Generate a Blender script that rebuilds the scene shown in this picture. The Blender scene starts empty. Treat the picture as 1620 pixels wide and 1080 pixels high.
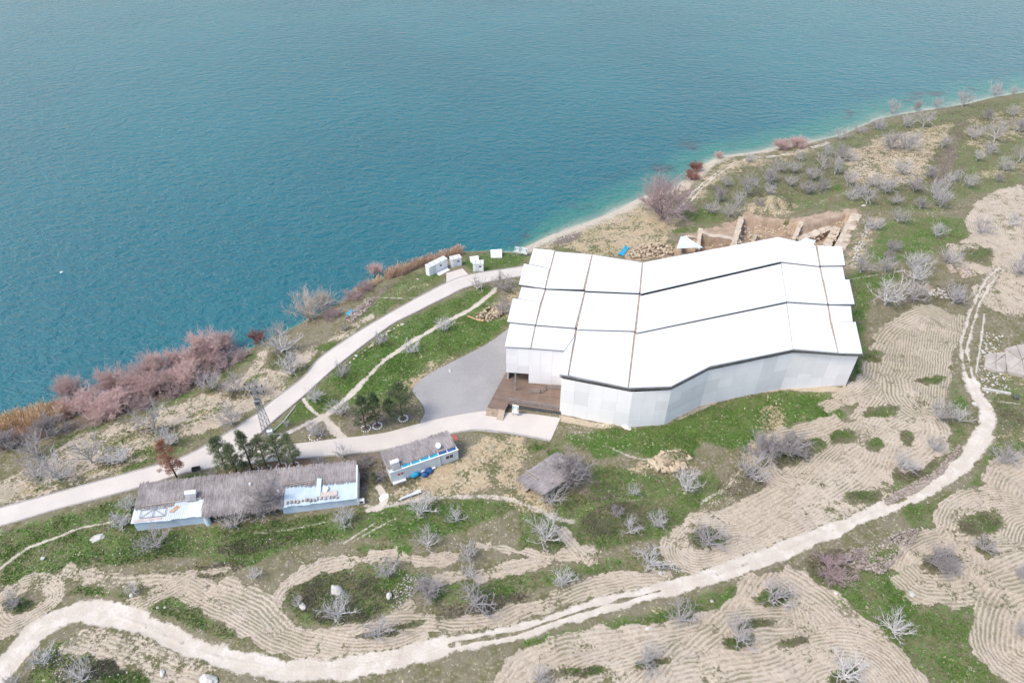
import bpy, bmesh, math, random
import numpy as np
from mathutils import Vector, Matrix

# ------------------------------------------------------------------ camera, sky, sun, exposure
SC = bpy.context.scene
COL = SC.collection
CAM_H, PITCH, FPX = 84.0, math.radians(40.0), 1080.0
cam_data = bpy.data.cameras.new('camera')
cam_data.sensor_width = 36.0
cam_data.lens = 24.0
cam_data.clip_start = 0.5
cam_data.clip_end = 20000.0
cam = bpy.data.objects.new('camera', cam_data)
COL.objects.link(cam)
cam.location = (0, 0, CAM_H)
cam.rotation_euler = (math.pi / 2 - PITCH, 0, 0)
SC.camera = cam

SUN_EL, SUN_AZ = math.radians(56), math.radians(-118)     # azimuth from +Y towards +X
world = bpy.data.worlds.new('World')
SC.world = world
world.use_nodes = True
wn = world.node_tree.nodes
wl = world.node_tree.links
wn.clear()
w_out = wn.new('ShaderNodeOutputWorld')
w_bg = wn.new('ShaderNodeBackground')
w_sky = wn.new('ShaderNodeTexSky')
w_sky.sky_type = 'NISHITA'
w_sky.sun_disc = False
w_sky.sun_elevation = SUN_EL
w_sky.sun_rotation = SUN_AZ
w_sky.altitude = 400
w_sky.air_density = 1.0
w_sky.dust_density = 1.8
w_sky.ozone_density = 1.0
w_hsv = wn.new('ShaderNodeHueSaturation')
w_hsv.inputs['Saturation'].default_value = 0.84
w_bg.inputs['Strength'].default_value = 0.15
wl.new(w_sky.outputs[0], w_hsv.inputs['Color'])
wl.new(w_hsv.outputs[0], w_bg.inputs['Color'])
wl.new(w_bg.outputs[0], w_out.inputs['Surface'])

sun_data = bpy.data.lights.new('sun', 'SUN')
sun_data.energy = 1.5
sun_data.angle = math.radians(20)
sun_data.color = (1.0, 0.93, 0.81)
sun = bpy.data.objects.new('sun', sun_data)
COL.objects.link(sun)
sd = Vector((math.sin(SUN_AZ) * math.cos(SUN_EL), math.cos(SUN_AZ) * math.cos(SUN_EL), math.sin(SUN_EL)))
sun.rotation_euler = sd.to_track_quat('Z', 'Y').to_euler()
sun.location = (0, 100, 150)

SC.view_settings.view_transform = 'Standard'
SC.view_settings.look = 'None'
SC.view_settings.gamma = 1.0
SC.view_settings.exposure = 1.06
SC.cycles.max_bounces = 6
SC.cycles.diffuse_bounces = 3
SC.cycles.glossy_bounces = 2
SC.cycles.transparent_max_bounces = 6

# ------------------------------------------------------------------ helpers: projection, terrain shape
CT, ST = math.cos(PITCH), math.sin(PITCH)

def ray(px, py):
    px = np.asarray(px, float); py = np.asarray(py, float)
    x = (px - 810) / FPX; y = (540 - py) / FPX
    return x, CT + y * ST, -ST + y * CT

def at_z(px, py, z):
    x, y, d = ray(px, py)
    t = (CAM_H - z) / (-d)
    return x * t, y * t

def project(x, y, z):
    dz = z - CAM_H
    depth = y * CT - dz * ST
    up = y * ST + dz * CT
    return 810 + FPX * x / depth, 540 - FPX * up / depth

SHORE_PX = [(-3000, 1250), (-600, 850), (-200, 742), (0, 690), (100, 662), (180, 642), (260, 614), (330, 580), (390, 556), (430, 534), (480, 510),
            (540, 478), (590, 446), (640, 424), (700, 405), (735, 399), (770, 397), (815, 400), (832, 391), (870, 373), (920, 356),
            (980, 331), (1010, 314), (1060, 298), (1090, 282), (1112, 262), (1140, 248), (1200, 240), (1250, 229),
            (1300, 222), (1330, 215), (1365, 200), (1390, 189), (1430, 181), (1480, 173), (1530, 165), (1570, 155),
            (1620, 147), (1800, 118), (2300, 40), (3600, -150)]
_sx, _sy = at_z([p[0] for p in SHORE_PX], [p[1] for p in SHORE_PX], 0.0)
SHORE = np.stack([_sx, _sy], 1)

def vnoise(x, y, scale, seed=0):
    x = np.asarray(x, float) / scale + seed * 17.31; y = np.asarray(y, float) / scale - seed * 9.77
    xi = np.floor(x); yi = np.floor(y)
    fx = x - xi; fy = y - yi
    fx = fx * fx * (3 - 2 * fx); fy = fy * fy * (3 - 2 * fy)
    def h(a, b):
        v = np.sin(a * 127.1 + b * 311.7 + seed * 74.7) * 43758.5453
        return v - np.floor(v)
    return (h(xi, yi) * (1 - fx) + h(xi + 1, yi) * fx) * (1 - fy) + (h(xi, yi + 1) * (1 - fx) + h(xi + 1, yi + 1) * fx) * fy

def shore_dist(x, y):
    """signed distance to the water line, positive on land"""
    x = np.atleast_1d(np.asarray(x, float)); y = np.atleast_1d(np.asarray(y, float))
    out = np.full(x.shape, 1e9); sgn = np.ones(x.shape)
    for i in range(len(SHORE) - 1):
        a = SHORE[i]; b = SHORE[i + 1]
        ab = b - a; L2 = ab @ ab
        t = np.clip(((x - a[0]) * ab[0] + (y - a[1]) * ab[1]) / L2, 0, 1)
        dx = x - (a[0] + t * ab[0]); dy = y - (a[1] + t * ab[1])
        d = dx * dx + dy * dy
        m = d < out
        out = np.where(m, d, out)
        cr = ab[0] * (y - a[1]) - ab[1] * (x - a[0])
        sgn = np.where(m, np.where(cr < 0, 1.0, -1.0), sgn)
    return np.sqrt(out) * sgn

HILLS = []      # (x, y, radius, height)
def H0(x, y):
    shp = np.shape(x)
    s = shore_dist(x, y)
    land = 2.3 * (1 - np.exp(-np.maximum(s, 0) / 6.0)) + 0.030 * np.clip(s, 0, 400)
    sea = np.maximum(0.10 * s, -6.0)
    z = np.where(s > 0, land, sea)
    xa = np.atleast_1d(x); ya = np.atleast_1d(y)
    k = np.clip(s / 25.0, 0, 1)
    z = z + k * 0.6 * (vnoise(xa, ya, 30.0, 3) - 0.5) + k * np.clip((xa - 20) / 80.0, 0, 1.2) * 1.2
    for hx, hy, hr, hh in HILLS:
        z = z + hh * np.exp(-((xa - hx) ** 2 + (ya - hy) ** 2) / (hr * hr))
    return z.reshape(shp) if shp else float(z[0])

def P(px, py, dz=0.0):
    """point of the ground seen at a pixel of the photograph"""
    z = 4.0
    for _ in range(12):
        x, y = at_z(px, py, z)
        z = 0.5 * z + 0.5 * H0(float(x), float(y)) if _ < 8 else H0(float(x), float(y))
    return Vector((float(x), float(y), z + dz))

def PA(pts):
    pts = np.asarray(pts, float)
    z = np.full(len(pts), 4.0)
    for _ in range(12):
        x, y = at_z(pts[:, 0], pts[:, 1], z)
        z = 0.5 * z + 0.5 * H0(x, y)
    return np.stack([x, y], 1)

def Q(px, py, z):
    x, y = at_z(px, py, z)
    return Vector((float(x), float(y), z))

def px_per_m(px, py):
    p = P(px, py)
    return FPX / (p.y * CT - (p.z - CAM_H) * ST)

def catmull(pts, closed=False, step=0.6):
    pts = np.asarray(pts, float)
    n = len(pts); out = []
    rng = range(n) if closed else range(n - 1)
    for i in rng:
        if closed:
            p0, p1, p2, p3 = pts[(i - 1) % n], pts[i], pts[(i + 1) % n], pts[(i + 2) % n]
        else:
            p0, p1, p2, p3 = pts[max(i - 1, 0)], pts[i], pts[i + 1], pts[min(i + 2, n - 1)]
        k = max(2, int(np.linalg.norm(p2 - p1) / step))
        t = np.linspace(0, 1, k, endpoint=False)[:, None]
        out.append(0.5 * (2 * p1 + (p2 - p0) * t + (2 * p0 - 5 * p1 + 4 * p2 - p3) * t ** 2 + (3 * p1 - p0 - 3 * p2 + p3) * t ** 3))
    out.append(pts[:1] if closed else pts[-1:])
    return np.concatenate(out)

def sstep(a, b, x):
    t = np.clip((x - a) / (b - a), 0, 1)
    return t * t * (3 - 2 * t)

# ------------------------------------------------------------------ helpers: materials
class NT:
    def __init__(self, name):
        self.m = bpy.data.materials.new(name)
        self.m.use_nodes = True
        self.t = self.m.node_tree
        self.t.nodes.clear()
        self.out = self.t.nodes.new('ShaderNodeOutputMaterial')
        self.b = self.t.nodes.new('ShaderNodeBsdfPrincipled')
        self.t.links.new(self.b.outputs[0], self.out.inputs[0])
    def link(self, a, b):
        self.t.links.new(a, b)
    def val(self, sock, v):
        if isinstance(v, bpy.types.NodeSocket): self.link(v, sock)
        elif isinstance(v, (tuple, list)) and len(v) == 3 and sock.type == 'RGBA': sock.default_value = (*v, 1)
        else: sock.default_value = v
    def attr(self, name, out='Fac'):
        n = self.t.nodes.new('ShaderNodeAttribute'); n.attribute_name = name
        return n.outputs[out]
    def geo(self, out='Position'):
        return self.t.nodes.new('ShaderNodeNewGeometry').outputs[out]
    def tc(self, out='Object'):
        return self.t.nodes.new('ShaderNodeTexCoord').outputs[out]
    def oinfo(self, out='Random'):
        return self.t.nodes.new('ShaderNodeObjectInfo').outputs[out]
    def math(self, op, a, b=0.0, c=0.0, clamp=False):
        n = self.t.nodes.new('ShaderNodeMath'); n.operation = op; n.use_clamp = clamp
        self.val(n.inputs[0], a); self.val(n.inputs[1], b); self.val(n.inputs[2], c)
        return n.outputs[0]
    def mix(self, f, a, b, mode='MIX'):
        n = self.t.nodes.new('ShaderNodeMix'); n.data_type = 'RGBA'; n.blend_type = mode
        self.val(n.inputs[0], f); self.val(n.inputs[6], a); self.val(n.inputs[7], b)
        return n.outputs[2]
    def noise(self, scale, vec=None, detail=3.0, rough=0.55, dim='3D', dist=0.0):
        n = self.t.nodes.new('ShaderNodeTexNoise'); n.noise_dimensions = dim
        n.inputs['Scale'].default_value = scale; n.inputs['Detail'].default_value = detail
        n.inputs['Roughness'].default_value = rough; n.inputs['Distortion'].default_value = dist
        if vec is not None: self.link(vec, n.inputs['Vector'])
        return n.outputs[0]
    def voro(self, scale, vec=None, feature='F1', out='Distance', rand=1.0):
        n = self.t.nodes.new('ShaderNodeTexVoronoi'); n.feature = feature
        n.inputs['Scale'].default_value = scale; n.inputs['Randomness'].default_value = rand
        if vec is not None: self.link(vec, n.inputs['Vector'])
        return n.outputs[out]
    def mapping(self, vec, loc=(0, 0, 0), rot=(0, 0, 0), scale=(1, 1, 1)):
        n = self.t.nodes.new('ShaderNodeMapping')
        self.link(vec, n.inputs[0]); n.inputs[1].default_value = loc; n.inputs[2].default_value = rot; n.inputs[3].default_value = scale
        return n.outputs[0]
    def ss(self, x, a, b):
        n = self.t.nodes.new('ShaderNodeMapRange'); n.interpolation_type = 'SMOOTHSTEP'
        self.val(n.inputs[0], x); n.inputs[1].default_value = a; n.inputs[2].default_value = b
        return n.outputs[0]
    def bump(self, h, strength=0.5, dist=0.1, normal=None):
        n = self.t.nodes.new('ShaderNodeBump')
        n.inputs['Strength'].default_value = strength; n.inputs['Distance'].default_value = dist
        self.link(h, n.inputs['Height'])
        if normal is not None: self.link(normal, n.inputs['Normal'])
        return n.outputs[0]
    def done(self, color, rough=0.8, normal=None, spec=0.3, metal=0.0):
        self.val(self.b.inputs['Base Color'], color); self.val(self.b.inputs['Roughness'], rough)
        self.b.inputs['Specular IOR Level'].default_value = spec
        self.val(self.b.inputs['Metallic'], metal)
        if normal is not None: self.link(normal, self.b.inputs['Normal'])
        return self.m

def simple(name, col, col2=None, scale=2.0, rough=0.7, bump=0.0, spec=0.3, metal=0.0, island=False, per_obj=0.0, stretch=(1, 1, 1)):
    """a colour that varies with grain, wear and (island) from piece to piece"""
    n = NT(name)
    v = n.mapping(n.tc('Object'), scale=stretch)
    f = n.noise(scale, v, 4.0, 0.6)
    col2 = col2 or tuple(c * 0.72 for c in col)
    k = n.ss(f, 0.33, 0.67)
    if island:
        k = n.math('ADD', n.math('MULTIPLY', k, 0.45), n.math('MULTIPLY', n.geo('Random Per Island'), 0.55))
    c = n.mix(k, col, col2)
    if per_obj:
        r = n.math('ADD', n.math('MULTIPLY', n.oinfo(), per_obj), 1 - per_obj / 2)
        h = n.t.nodes.new('ShaderNodeHueSaturation'); n.link(r, h.inputs['Value']); n.link(c, h.inputs['Color']); c = h.outputs[0]
    nm = None
    if bump: nm = n.bump(n.noise(scale * 6, v, 3.0), bump, 0.05)
    return n.done(c, rough, nm, spec, metal)

# ------------------------------------------------------------------ helpers: meshes and objects
class MB:
    def __init__(self):
        self.v = []; self.f = []
    def add(self, vs, fs):
        o = len(self.v)
        self.v += [tuple(p) for p in vs]
        self.f += [tuple(i + o for i in f) for f in fs]
        return self
    def hexa(self, c):
        """8 corners: bottom 0-3, top 4-7"""
        return self.add(c, [(3, 2, 1, 0), (4, 5, 6, 7), (0, 1, 5, 4), (1, 2, 6, 5), (2, 3, 7, 6), (3, 0, 4, 7)])
    def box(self, c, s, rz=0.0):
        cx, cy, cz = c; hx, hy, hz = s[0] / 2, s[1] / 2, s[2] / 2
        co, si = math.cos(rz), math.sin(rz)
        pts = []
        for z in (-hz, hz):
            for x, y in ((-hx, -hy), (hx, -hy), (hx, hy), (-hx, hy)):
                pts.append((cx + x * co - y * si, cy + x * si + y * co, cz + z))
        return self.hexa(pts)
    def bar(self, a, b, w, h=None, up=(0, 0, 1)):
        """rectangular bar from a to b"""
        a = Vector(a); b = Vector(b); h = h or w
        d = (b - a).normalized(); u = Vector(up)
        if abs(d.dot(u)) > 0.98: u = Vector((1, 0, 0))
        s = d.cross(u).normalized() * (w / 2); t = s.cross(d).normalized() * (h / 2)
        return self.hexa([a - s - t, b - s - t, b + s - t, a + s - t, a - s + t, b - s + t, b + s + t, a + s + t])
    def tube(self, a, b, r0, r1=None, n=8, cap=True):
        a = Vector(a); b = Vector(b); r1 = r0 if r1 is None else r1
        d = (b - a).normalized(); u = Vector((0, 0, 1)) if abs(d.z) < 0.95 else Vector((1, 0, 0))
        s = d.cross(u).normalized(); t = d.cross(s)
        vs = []
        for c, r in ((a, r0), (b, r1)):
            for i in range(n):
                g = 2 * math.pi * i / n
                vs.append(c + s * (r * math.cos(g)) + t * (r * math.sin(g)))
        fs = [(i, (i + 1) % n, n + (i + 1) % n, n + i) for i in range(n)]
        if cap: fs += [tuple(range(n - 1, -1, -1)), tuple(range(n, 2 * n))]
        return self.add(vs, fs)
    def slab(self, top, th, down=Vector((0, 0, -1))):
        """polygon (list of points) thickened downwards"""
        top = [Vector(p) for p in top]; n = len(top)
        nrm = Vector((0, 0, 0))
        for i in range(n):
            nrm += top[i].cross(top[(i + 1) % n])
        if nrm.z < 0: top = top[::-1]
        bot = [p + down * th for p in top]
        return self.add(top + bot, [tuple(range(n)), tuple(range(2 * n - 1, n - 1, -1))] + [(i, n + i, n + (i + 1) % n, (i + 1) % n) for i in range(n)])
    def rock(self, c, s, seed, sub=1, flat=0.7):
        rnd = random.Random(seed)
        bm = bmesh.new(); bmesh.ops.create_icosphere(bm, subdivisions=sub, radius=1.0)
        sx, sy, sz = (s if isinstance(s, (tuple, list)) else (s, s * rnd.uniform(.7, 1.1), s * flat))
        rz = rnd.uniform(0, 6.28); co, si = math.cos(rz), math.sin(rz)
        vs = []
        for v in bm.verts:
            k = rnd.uniform(0.78, 1.15)
            x, y, z = v.co.x * sx * k, v.co.y * sy * k, v.co.z * sz * k
            vs.append((c[0] + x * co - y * si, c[1] + x * si + y * co, c[2] + z))
        fs = [tuple(v.index for v in f.verts) for f in bm.faces]
        bm.free()
        return self.add(vs, fs)
    def build(self, name, mat, parent=None, smooth=False):
        o = Vector((0, 0, 0)) if parent is None else world_loc(parent)
        me = bpy.data.meshes.new(name)
        me.from_pydata([(x - o.x, y - o.y, z - o.z) for x, y, z in self.v], [], self.f)
        return link_mesh(name, me, mat, parent, smooth)

def world_loc(o):
    p = Vector(o.location)
    while o.parent is not None:
        o = o.parent; p += Vector(o.location)
    return p

def link_mesh(name, me, mat, parent=None, smooth=False):
    if mat is not None and not me.materials: me.materials.append(mat)
    if smooth: me.polygons.foreach_set('use_smooth', [True] * len(me.polygons))
    ob = bpy.data.objects.new(name, me)
    COL.objects.link(ob)
    if parent is not None: ob.parent = parent
    return ob

def np_mesh(name, verts, faces):
    """fast mesh from numpy arrays (all faces the same size)"""
    me = bpy.data.meshes.new(name)
    nv, nf, k = len(verts), len(faces), faces.shape[1]
    me.vertices.add(nv); me.vertices.foreach_set('co', np.ascontiguousarray(verts, np.float32).ravel())
    me.loops.add(nf * k); me.loops.foreach_set('vertex_index', np.ascontiguousarray(faces, np.int32).ravel())
    me.polygons.add(nf); me.polygons.foreach_set('loop_start', np.arange(0, nf * k, k, dtype=np.int32))
    me.update(calc_edges=True)
    return me

def empty(name, loc, rz=0.0):
    o = bpy.data.objects.new(name, None)
    o.empty_display_size = 0.5
    COL.objects.link(o)
    o.location = loc; o.rotation_euler = (0, 0, rz)
    return o

def tag(o, label=None, cat=None, group=None, kind=None):
    if label: o['label'] = label
    if cat: o['category'] = cat
    if group: o['group'] = group
    if kind: o['kind'] = kind
    return o

def thing(name, label, cat, loc, group=None):
    return tag(empty(name, loc), label, cat, group)

class Frame:
    """local frame on the ground: u along a-b, v to the left of it (away from the camera), z up from z0"""
    def __init__(self, a, b, z0=None):
        self.o = Vector((a[0], a[1], 0)); d = Vector((b[0] - a[0], b[1] - a[1], 0))
        self.L = d.length; self.x = d.normalized(); self.y = Vector((-self.x.y, self.x.x, 0))
        self.z0 = a[2] if z0 is None else z0
        self.rz = math.atan2(self.x.y, self.x.x)
    def p(self, u, v, z):
        q = self.o + self.x * u + self.y * v
        return Vector((q.x, q.y, self.z0 + z))
    def uv(self, w):
        d = Vector((w[0], w[1], 0)) - self.o
        return d.dot(self.x), d.dot(self.y)
    def box(self, mb, u0, u1, v0, v1, z0, z1):
        c = [self.p(u, v, z) for z in (z0, z1) for u, v in ((u0, v0), (u1, v0), (u1, v1), (u0, v1))]
        return mb.hexa(c)
# ------------------------------------------------------------------ the ground: grid, carved pits, masks
GX = np.concatenate([[-9000, -5000, -3000, -2000, -1300, -900, -650, -480, -360], np.arange(-260, 1880, 1.9), [1960, 2080, 2250, 2500, 2900, 3600, 5000, 8000]])
GY = np.concatenate([[2200, 1800, 1500, 1350, 1270, 1220], np.arange(1190, 95, -1.65), np.arange(94, -60, -6.0), np.arange(-60, -330, -18.0)])
gx0, gy0 = at_z(810.0, GY, 4.0)
rowy = gy0
rowdepth = rowy * CT + (CAM_H - 4.0) * ST
VX = ((GX[None, :] - 810) / FPX) * rowdepth[:, None]
VY = np.repeat(rowy[:, None], len(GX), 1)
NR, NC = VX.shape
vx = VX.ravel(); vy = VY.ravel()
SD = shore_dist(vx, vy)
vz = H0(vx, vy)
PX, PY = project(vx, vy, vz)
wpx = (vnoise(vx, vy, 2.2, 11) - .5) * 9 + (vnoise(vx, vy, 0.7, 12) - .5) * 5
wpy = (vnoise(vx, vy, 2.2, 13) - .5) * 7 + (vnoise(vx, vy, 0.7, 14) - .5) * 4
QX = PX + wpx; QY = PY + wpy

def poly_mask(poly, soft=6.0, warp=True):
    X, Y = (QX, QY) if warp else (PX, PY)
    p = np.asarray(poly, float)
    lo = p.min(0) - soft - 2; hi = p.max(0) + soft + 2
    idx = np.nonzero((X > lo[0]) & (X < hi[0]) & (Y > lo[1]) & (Y < hi[1]))[0]
    x = X[idx]; y = Y[idx]
    ins = np.zeros(len(idx), bool); d2 = np.full(len(idx), 1e12)
    n = len(p)
    for i in range(n):
        a = p[i]; b = p[(i + 1) % n]
        c = ((a[1] > y) != (b[1] > y))
        with np.errstate(divide='ignore', invalid='ignore'):
            xi = (b[0] - a[0]) * (y - a[1]) / (b[1] - a[1]) + a[0]
        ins ^= c & (x < xi)
        ab = b - a; t = np.clip(((x - a[0]) * ab[0] + (y - a[1]) * ab[1]) / (ab @ ab + 1e-9), 0, 1)
        d2 = np.minimum(d2, (x - a[0] - t * ab[0]) ** 2 + (y - a[1] - t * ab[1]) ** 2)
    sd_ = np.sqrt(d2) * np.where(ins, 1, -1)
    out = np.zeros(len(X)); out[idx] = sstep(-soft, soft, sd_)
    return out

def ell_mask(cx, cy, rx, ry, rot=0.0, soft=0.35, warp=True):
    X, Y = (QX, QY) if warp else (PX, PY)
    c, s = math.cos(math.radians(rot)), math.sin(math.radians(rot))
    dx = X - cx; dy = Y - cy
    u = (dx * c - dy * s) / rx; v = (dx * s + dy * c) / ry
    return sstep(1 + soft, 1 - soft, np.sqrt(u * u + v * v))

def stroke(px_pts, closed=False):
    """curve through pixels, returned as a function giving (index of vertices near, lateral distance, along, end falloff)"""
    w = PA(px_pts)
    return catmull(w, closed)

def near(curve, reach, closed=False):
    lo = curve.min(0) - reach; hi = curve.max(0) + reach
    idx = np.nonzero((vx > lo[0]) & (vx < hi[0]) & (vy > lo[1]) & (vy < hi[1]))[0]
    n = len(idx)
    best = np.full(n, 1e12); bi = np.zeros(n, int)
    x = vx[idx].astype(np.float32); y = vy[idx].astype(np.float32)
    cc = curve.astype(np.float32)
    for k in range(0, n, 20000):
        d = (x[k:k + 20000, None] - cc[None, :, 0]) ** 2 + (y[k:k + 20000, None] - cc[None, :, 1]) ** 2
        b = d.argmin(1); bi[k:k + 20000] = b; best[k:k + 20000] = d[np.arange(len(b)), b]
    keep = best < (reach + 1) ** 2
    idx = idx[keep]; bi = bi[keep]
    if closed:
        tan = np.roll(curve, -1, 0) - np.roll(curve, 1, 0)
    else:
        tan = np.gradient(curve, axis=0)
    tan /= np.linalg.norm(tan, axis=1)[:, None] + 1e-9
    dx = vx[idx] - curve[bi, 0]; dy = vy[idx] - curve[bi, 1]
    lat = tan[bi, 0] * dy - tan[bi, 1] * dx
    along = tan[bi, 0] * dx + tan[bi, 1] * dy
    endf = np.ones(len(idx))
    if not closed:
        e = (bi == 0) | (bi == len(curve) - 1)
        endf = np.where(e, sstep(1.2, 0.2, np.abs(along)), 1.0)
    return idx, lat, bi, endf

NVX = len(vx)
A = {k: np.zeros(NVX) for k in ('green', 'dry', 'soil', 'track', 'pale', 'rust', 'furrow_m', 'furrow_u', 'stony', 'dark', 'beach', 'sage', 'weedy')}

def put(name, mask, v=1.0):
    A[name] = np.maximum(A[name], mask * v)
def cut(name, mask, v=1.0):
    A[name] = A[name] * (1 - mask * v)

# ---- greener and drier areas (polygons over the photograph's ground)
GREEN = [
    (1.0, [(425, 690), (470, 640), (560, 560), (650, 500), (740, 460), (775, 455), (790, 475), (815, 505), (790, 530), (700, 575), (650, 605), (640, 640), (560, 640), (520, 650), (470, 670)]),
    (.9, [(555, 505), (590, 458), (640, 435), (700, 420), (705, 445), (620, 490), (570, 512)]),
    (1.0, [(733, 405), (835, 398), (832, 420), (750, 434), (735, 420)]),
    (1.0, [(890, 690), (960, 676), (1060, 668), (1120, 640), (1230, 618), (1335, 622), (1300, 660), (1230, 680), (1180, 715), (1110, 700), (1080, 745), (1000, 715), (950, 725), (900, 705)]),
    (.85, [(0, 838), (100, 812), (215, 782), (225, 838), (330, 832), (450, 818), (565, 806), (560, 850), (450, 870), (400, 900), (300, 885), (180, 893), (90, 905), (0, 935)]),
    (.9, [(60, 730), (100, 690), (170, 662), (240, 640), (300, 610), (330, 590), (345, 600), (280, 640), (200, 662), (120, 692)]),
    (.95, [(345, 580), (395, 555), (410, 560), (390, 578), (350, 600)]),
    (.9, [(175, 700), (230, 688), (290, 690), (335, 680), (355, 668), (400, 652), (330, 690), (270, 722), (210, 740), (165, 742), (230, 720)]),
    (.9, [(415, 570), (450, 560), (480, 565), (470, 590), (430, 605)]),
    (.9, [(435, 612), (470, 580), (530, 535), (560, 520), (600, 490), (610, 495), (540, 545), (480, 590), (440, 625)]),
    (.9, [(560, 800), (700, 790), (810, 790), (830, 800), (740, 840), (640, 860), (560, 850)]),
    (.8, [(560, 860), (640, 862), (640, 885), (560, 878)]),
    (.75, [(820, 800), (900, 780), (1000, 790), (1100, 760), (1140, 780), (1060, 850), (960, 870), (880, 880), (820, 870)]),
    (.8, [(930, 730), (1010, 745), (1090, 760), (1130, 740), (1150, 790), (1080, 800), (1000, 790), (930, 790)]),
    (.9, [(1340, 432), (1400, 432), (1432, 442), (1400, 458), (1375, 480), (1370, 520), (1365, 600), (1345, 640), (1345, 560), (1350, 480)]),
    (1.0, [(1340, 436), (1425, 430), (1425, 446), (1340, 450)]),
    (.75, [(1370, 400), (1400, 350), (1470, 340), (1530, 345), (1530, 380), (1480, 400), (1430, 415), (1380, 420)]),
    (1.0, [(920, 372), (940, 362), (965, 368), (950, 382), (925, 384)]),
    (.95, [(1080, 345), (1100, 325), (1150, 342), (1150, 352), (1100, 355)]),
    (.6, [(1085, 330), (1120, 290), (1160, 265), (1230, 258), (1330, 220), (1400, 195), (1560, 160), (1620, 150), (1620, 300), (1540, 310), (1480, 340), (1400, 340), (1350, 330), (1260, 340), (1160, 335)]),
    (.7, [(650, 920), (760, 900), (880, 895), (1000, 880), (1040, 890), (1000, 905), (900, 920), (800, 950), (680, 960)]),
    (.75, [(470, 900), (600, 890), (690, 910), (640, 950), (560, 990), (480, 990), (450, 950)]),
    (.8, [(830, 1010), (960, 985), (1060, 960), (1150, 925), (1190, 930), (1110, 985), (990, 1000), (870, 1025), (810, 1040)]),
    (.8, [(1270, 900), (1340, 880), (1420, 870), (1450, 930), (1460, 960), (1440, 1000), (1400, 1020), (1340, 970), (1290, 935)]),
    (.6, [(1500, 590), (1540, 640), (1530, 700), (1480, 760), (1410, 790), (1390, 760), (1450, 720), (1500, 660)]),
    (.6, [(1560, 560), (1625, 560), (1625, 860), (1560, 820), (1520, 780), (1570, 690)]),
    (.7, [(1420, 790), (1500, 780), (1500, 860), (1440, 850)]),
    (.8, [(1060, 890), (1110, 900), (1180, 885), (1280, 850), (1370, 800), (1390, 785), (1400, 792), (1300, 842), (1200, 880), (1110, 908)]),
    (.7, [(90, 940), (130, 920), (190, 935), (290, 940), (330, 970), (400, 1010), (430, 1035), (350, 1010), (260, 975), (180, 945)]),
    (.7, [(30, 1080), (60, 1030), (110, 1008), (160, 1030), (240, 1060), (310, 1080), (320, 1090), (30, 1090)]),
    (.7, [(1400, 1000), (1480, 950), (1575, 960), (1585, 1090), (1450, 1090)]),
    (.9, [(200, 785), (240, 770), (330, 745), (340, 752), (230, 776)]),
    (.6, [(800, 700), (880, 690), (960, 690), (960, 700), (860, 712), (800, 740), (770, 730)]),
]
for k_, (v, p) in enumerate(GREEN): put('green', poly_mask(p, 9.0), v if k_ in (0, 2, 3, 15, 16) else v * .82)
for cx, cy, rx, ry, v in [(635, 868, 22, 9, 1), (600, 930, 16, 8, .9), (1325, 690, 20, 8, 1), (1310, 655, 24, 12, 1), (1395, 655, 24, 7, 1),
                          (1385, 700, 14, 8, .8), (1365, 780, 26, 10, .8), (1295, 700, 14, 7, 1), (1475, 600, 20, 5, .8), (1375, 560, 16, 10, .8),
                          (1030, 1050, 40, 8, .7), (930, 1060, 40, 7, .8), (1190, 1000, 30, 8, .8), (1255, 1000, 20, 6, .8), (1260, 1025, 14, 5, .8),
                          (1490, 885, 26, 15, .7), (1550, 830, 32, 18, .75), (1548, 402, 20, 10, .8), (1120, 850, 30, 16, .8), (1335, 1065, 30, 18, .7),
                          (30, 955, 22, 10, .9), (905, 640, 30, 20, .3), (1225, 945, 30, 12, .9), (1170, 1010, 28, 12, .7), (300, 935, 14, 7, .9),
                          (345, 955, 16, 8, .7), (780, 745, 16, 7, .7), (845, 705, 20, 7, .8), (875, 715, 16, 7, .8), (640, 752, 14, 6, .6),
                          (1520, 640, 14, 8, .9), (1545, 615, 9, 6, .9), (530, 690, 10, 3, .5), (1265, 215, 30, 6, .4), (1325, 300, 10, 5, 1), (1290, 282, 14, 5, .8), (1000, 346, 20, 6, .8), (960, 396, 34, 7, .7), (1072, 366, 24, 6, .8), (900, 395, 20, 4, .6), (1120, 362, 30, 4, .7)]:
    put('green', ell_mask(cx, cy, rx, ry), v)
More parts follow.
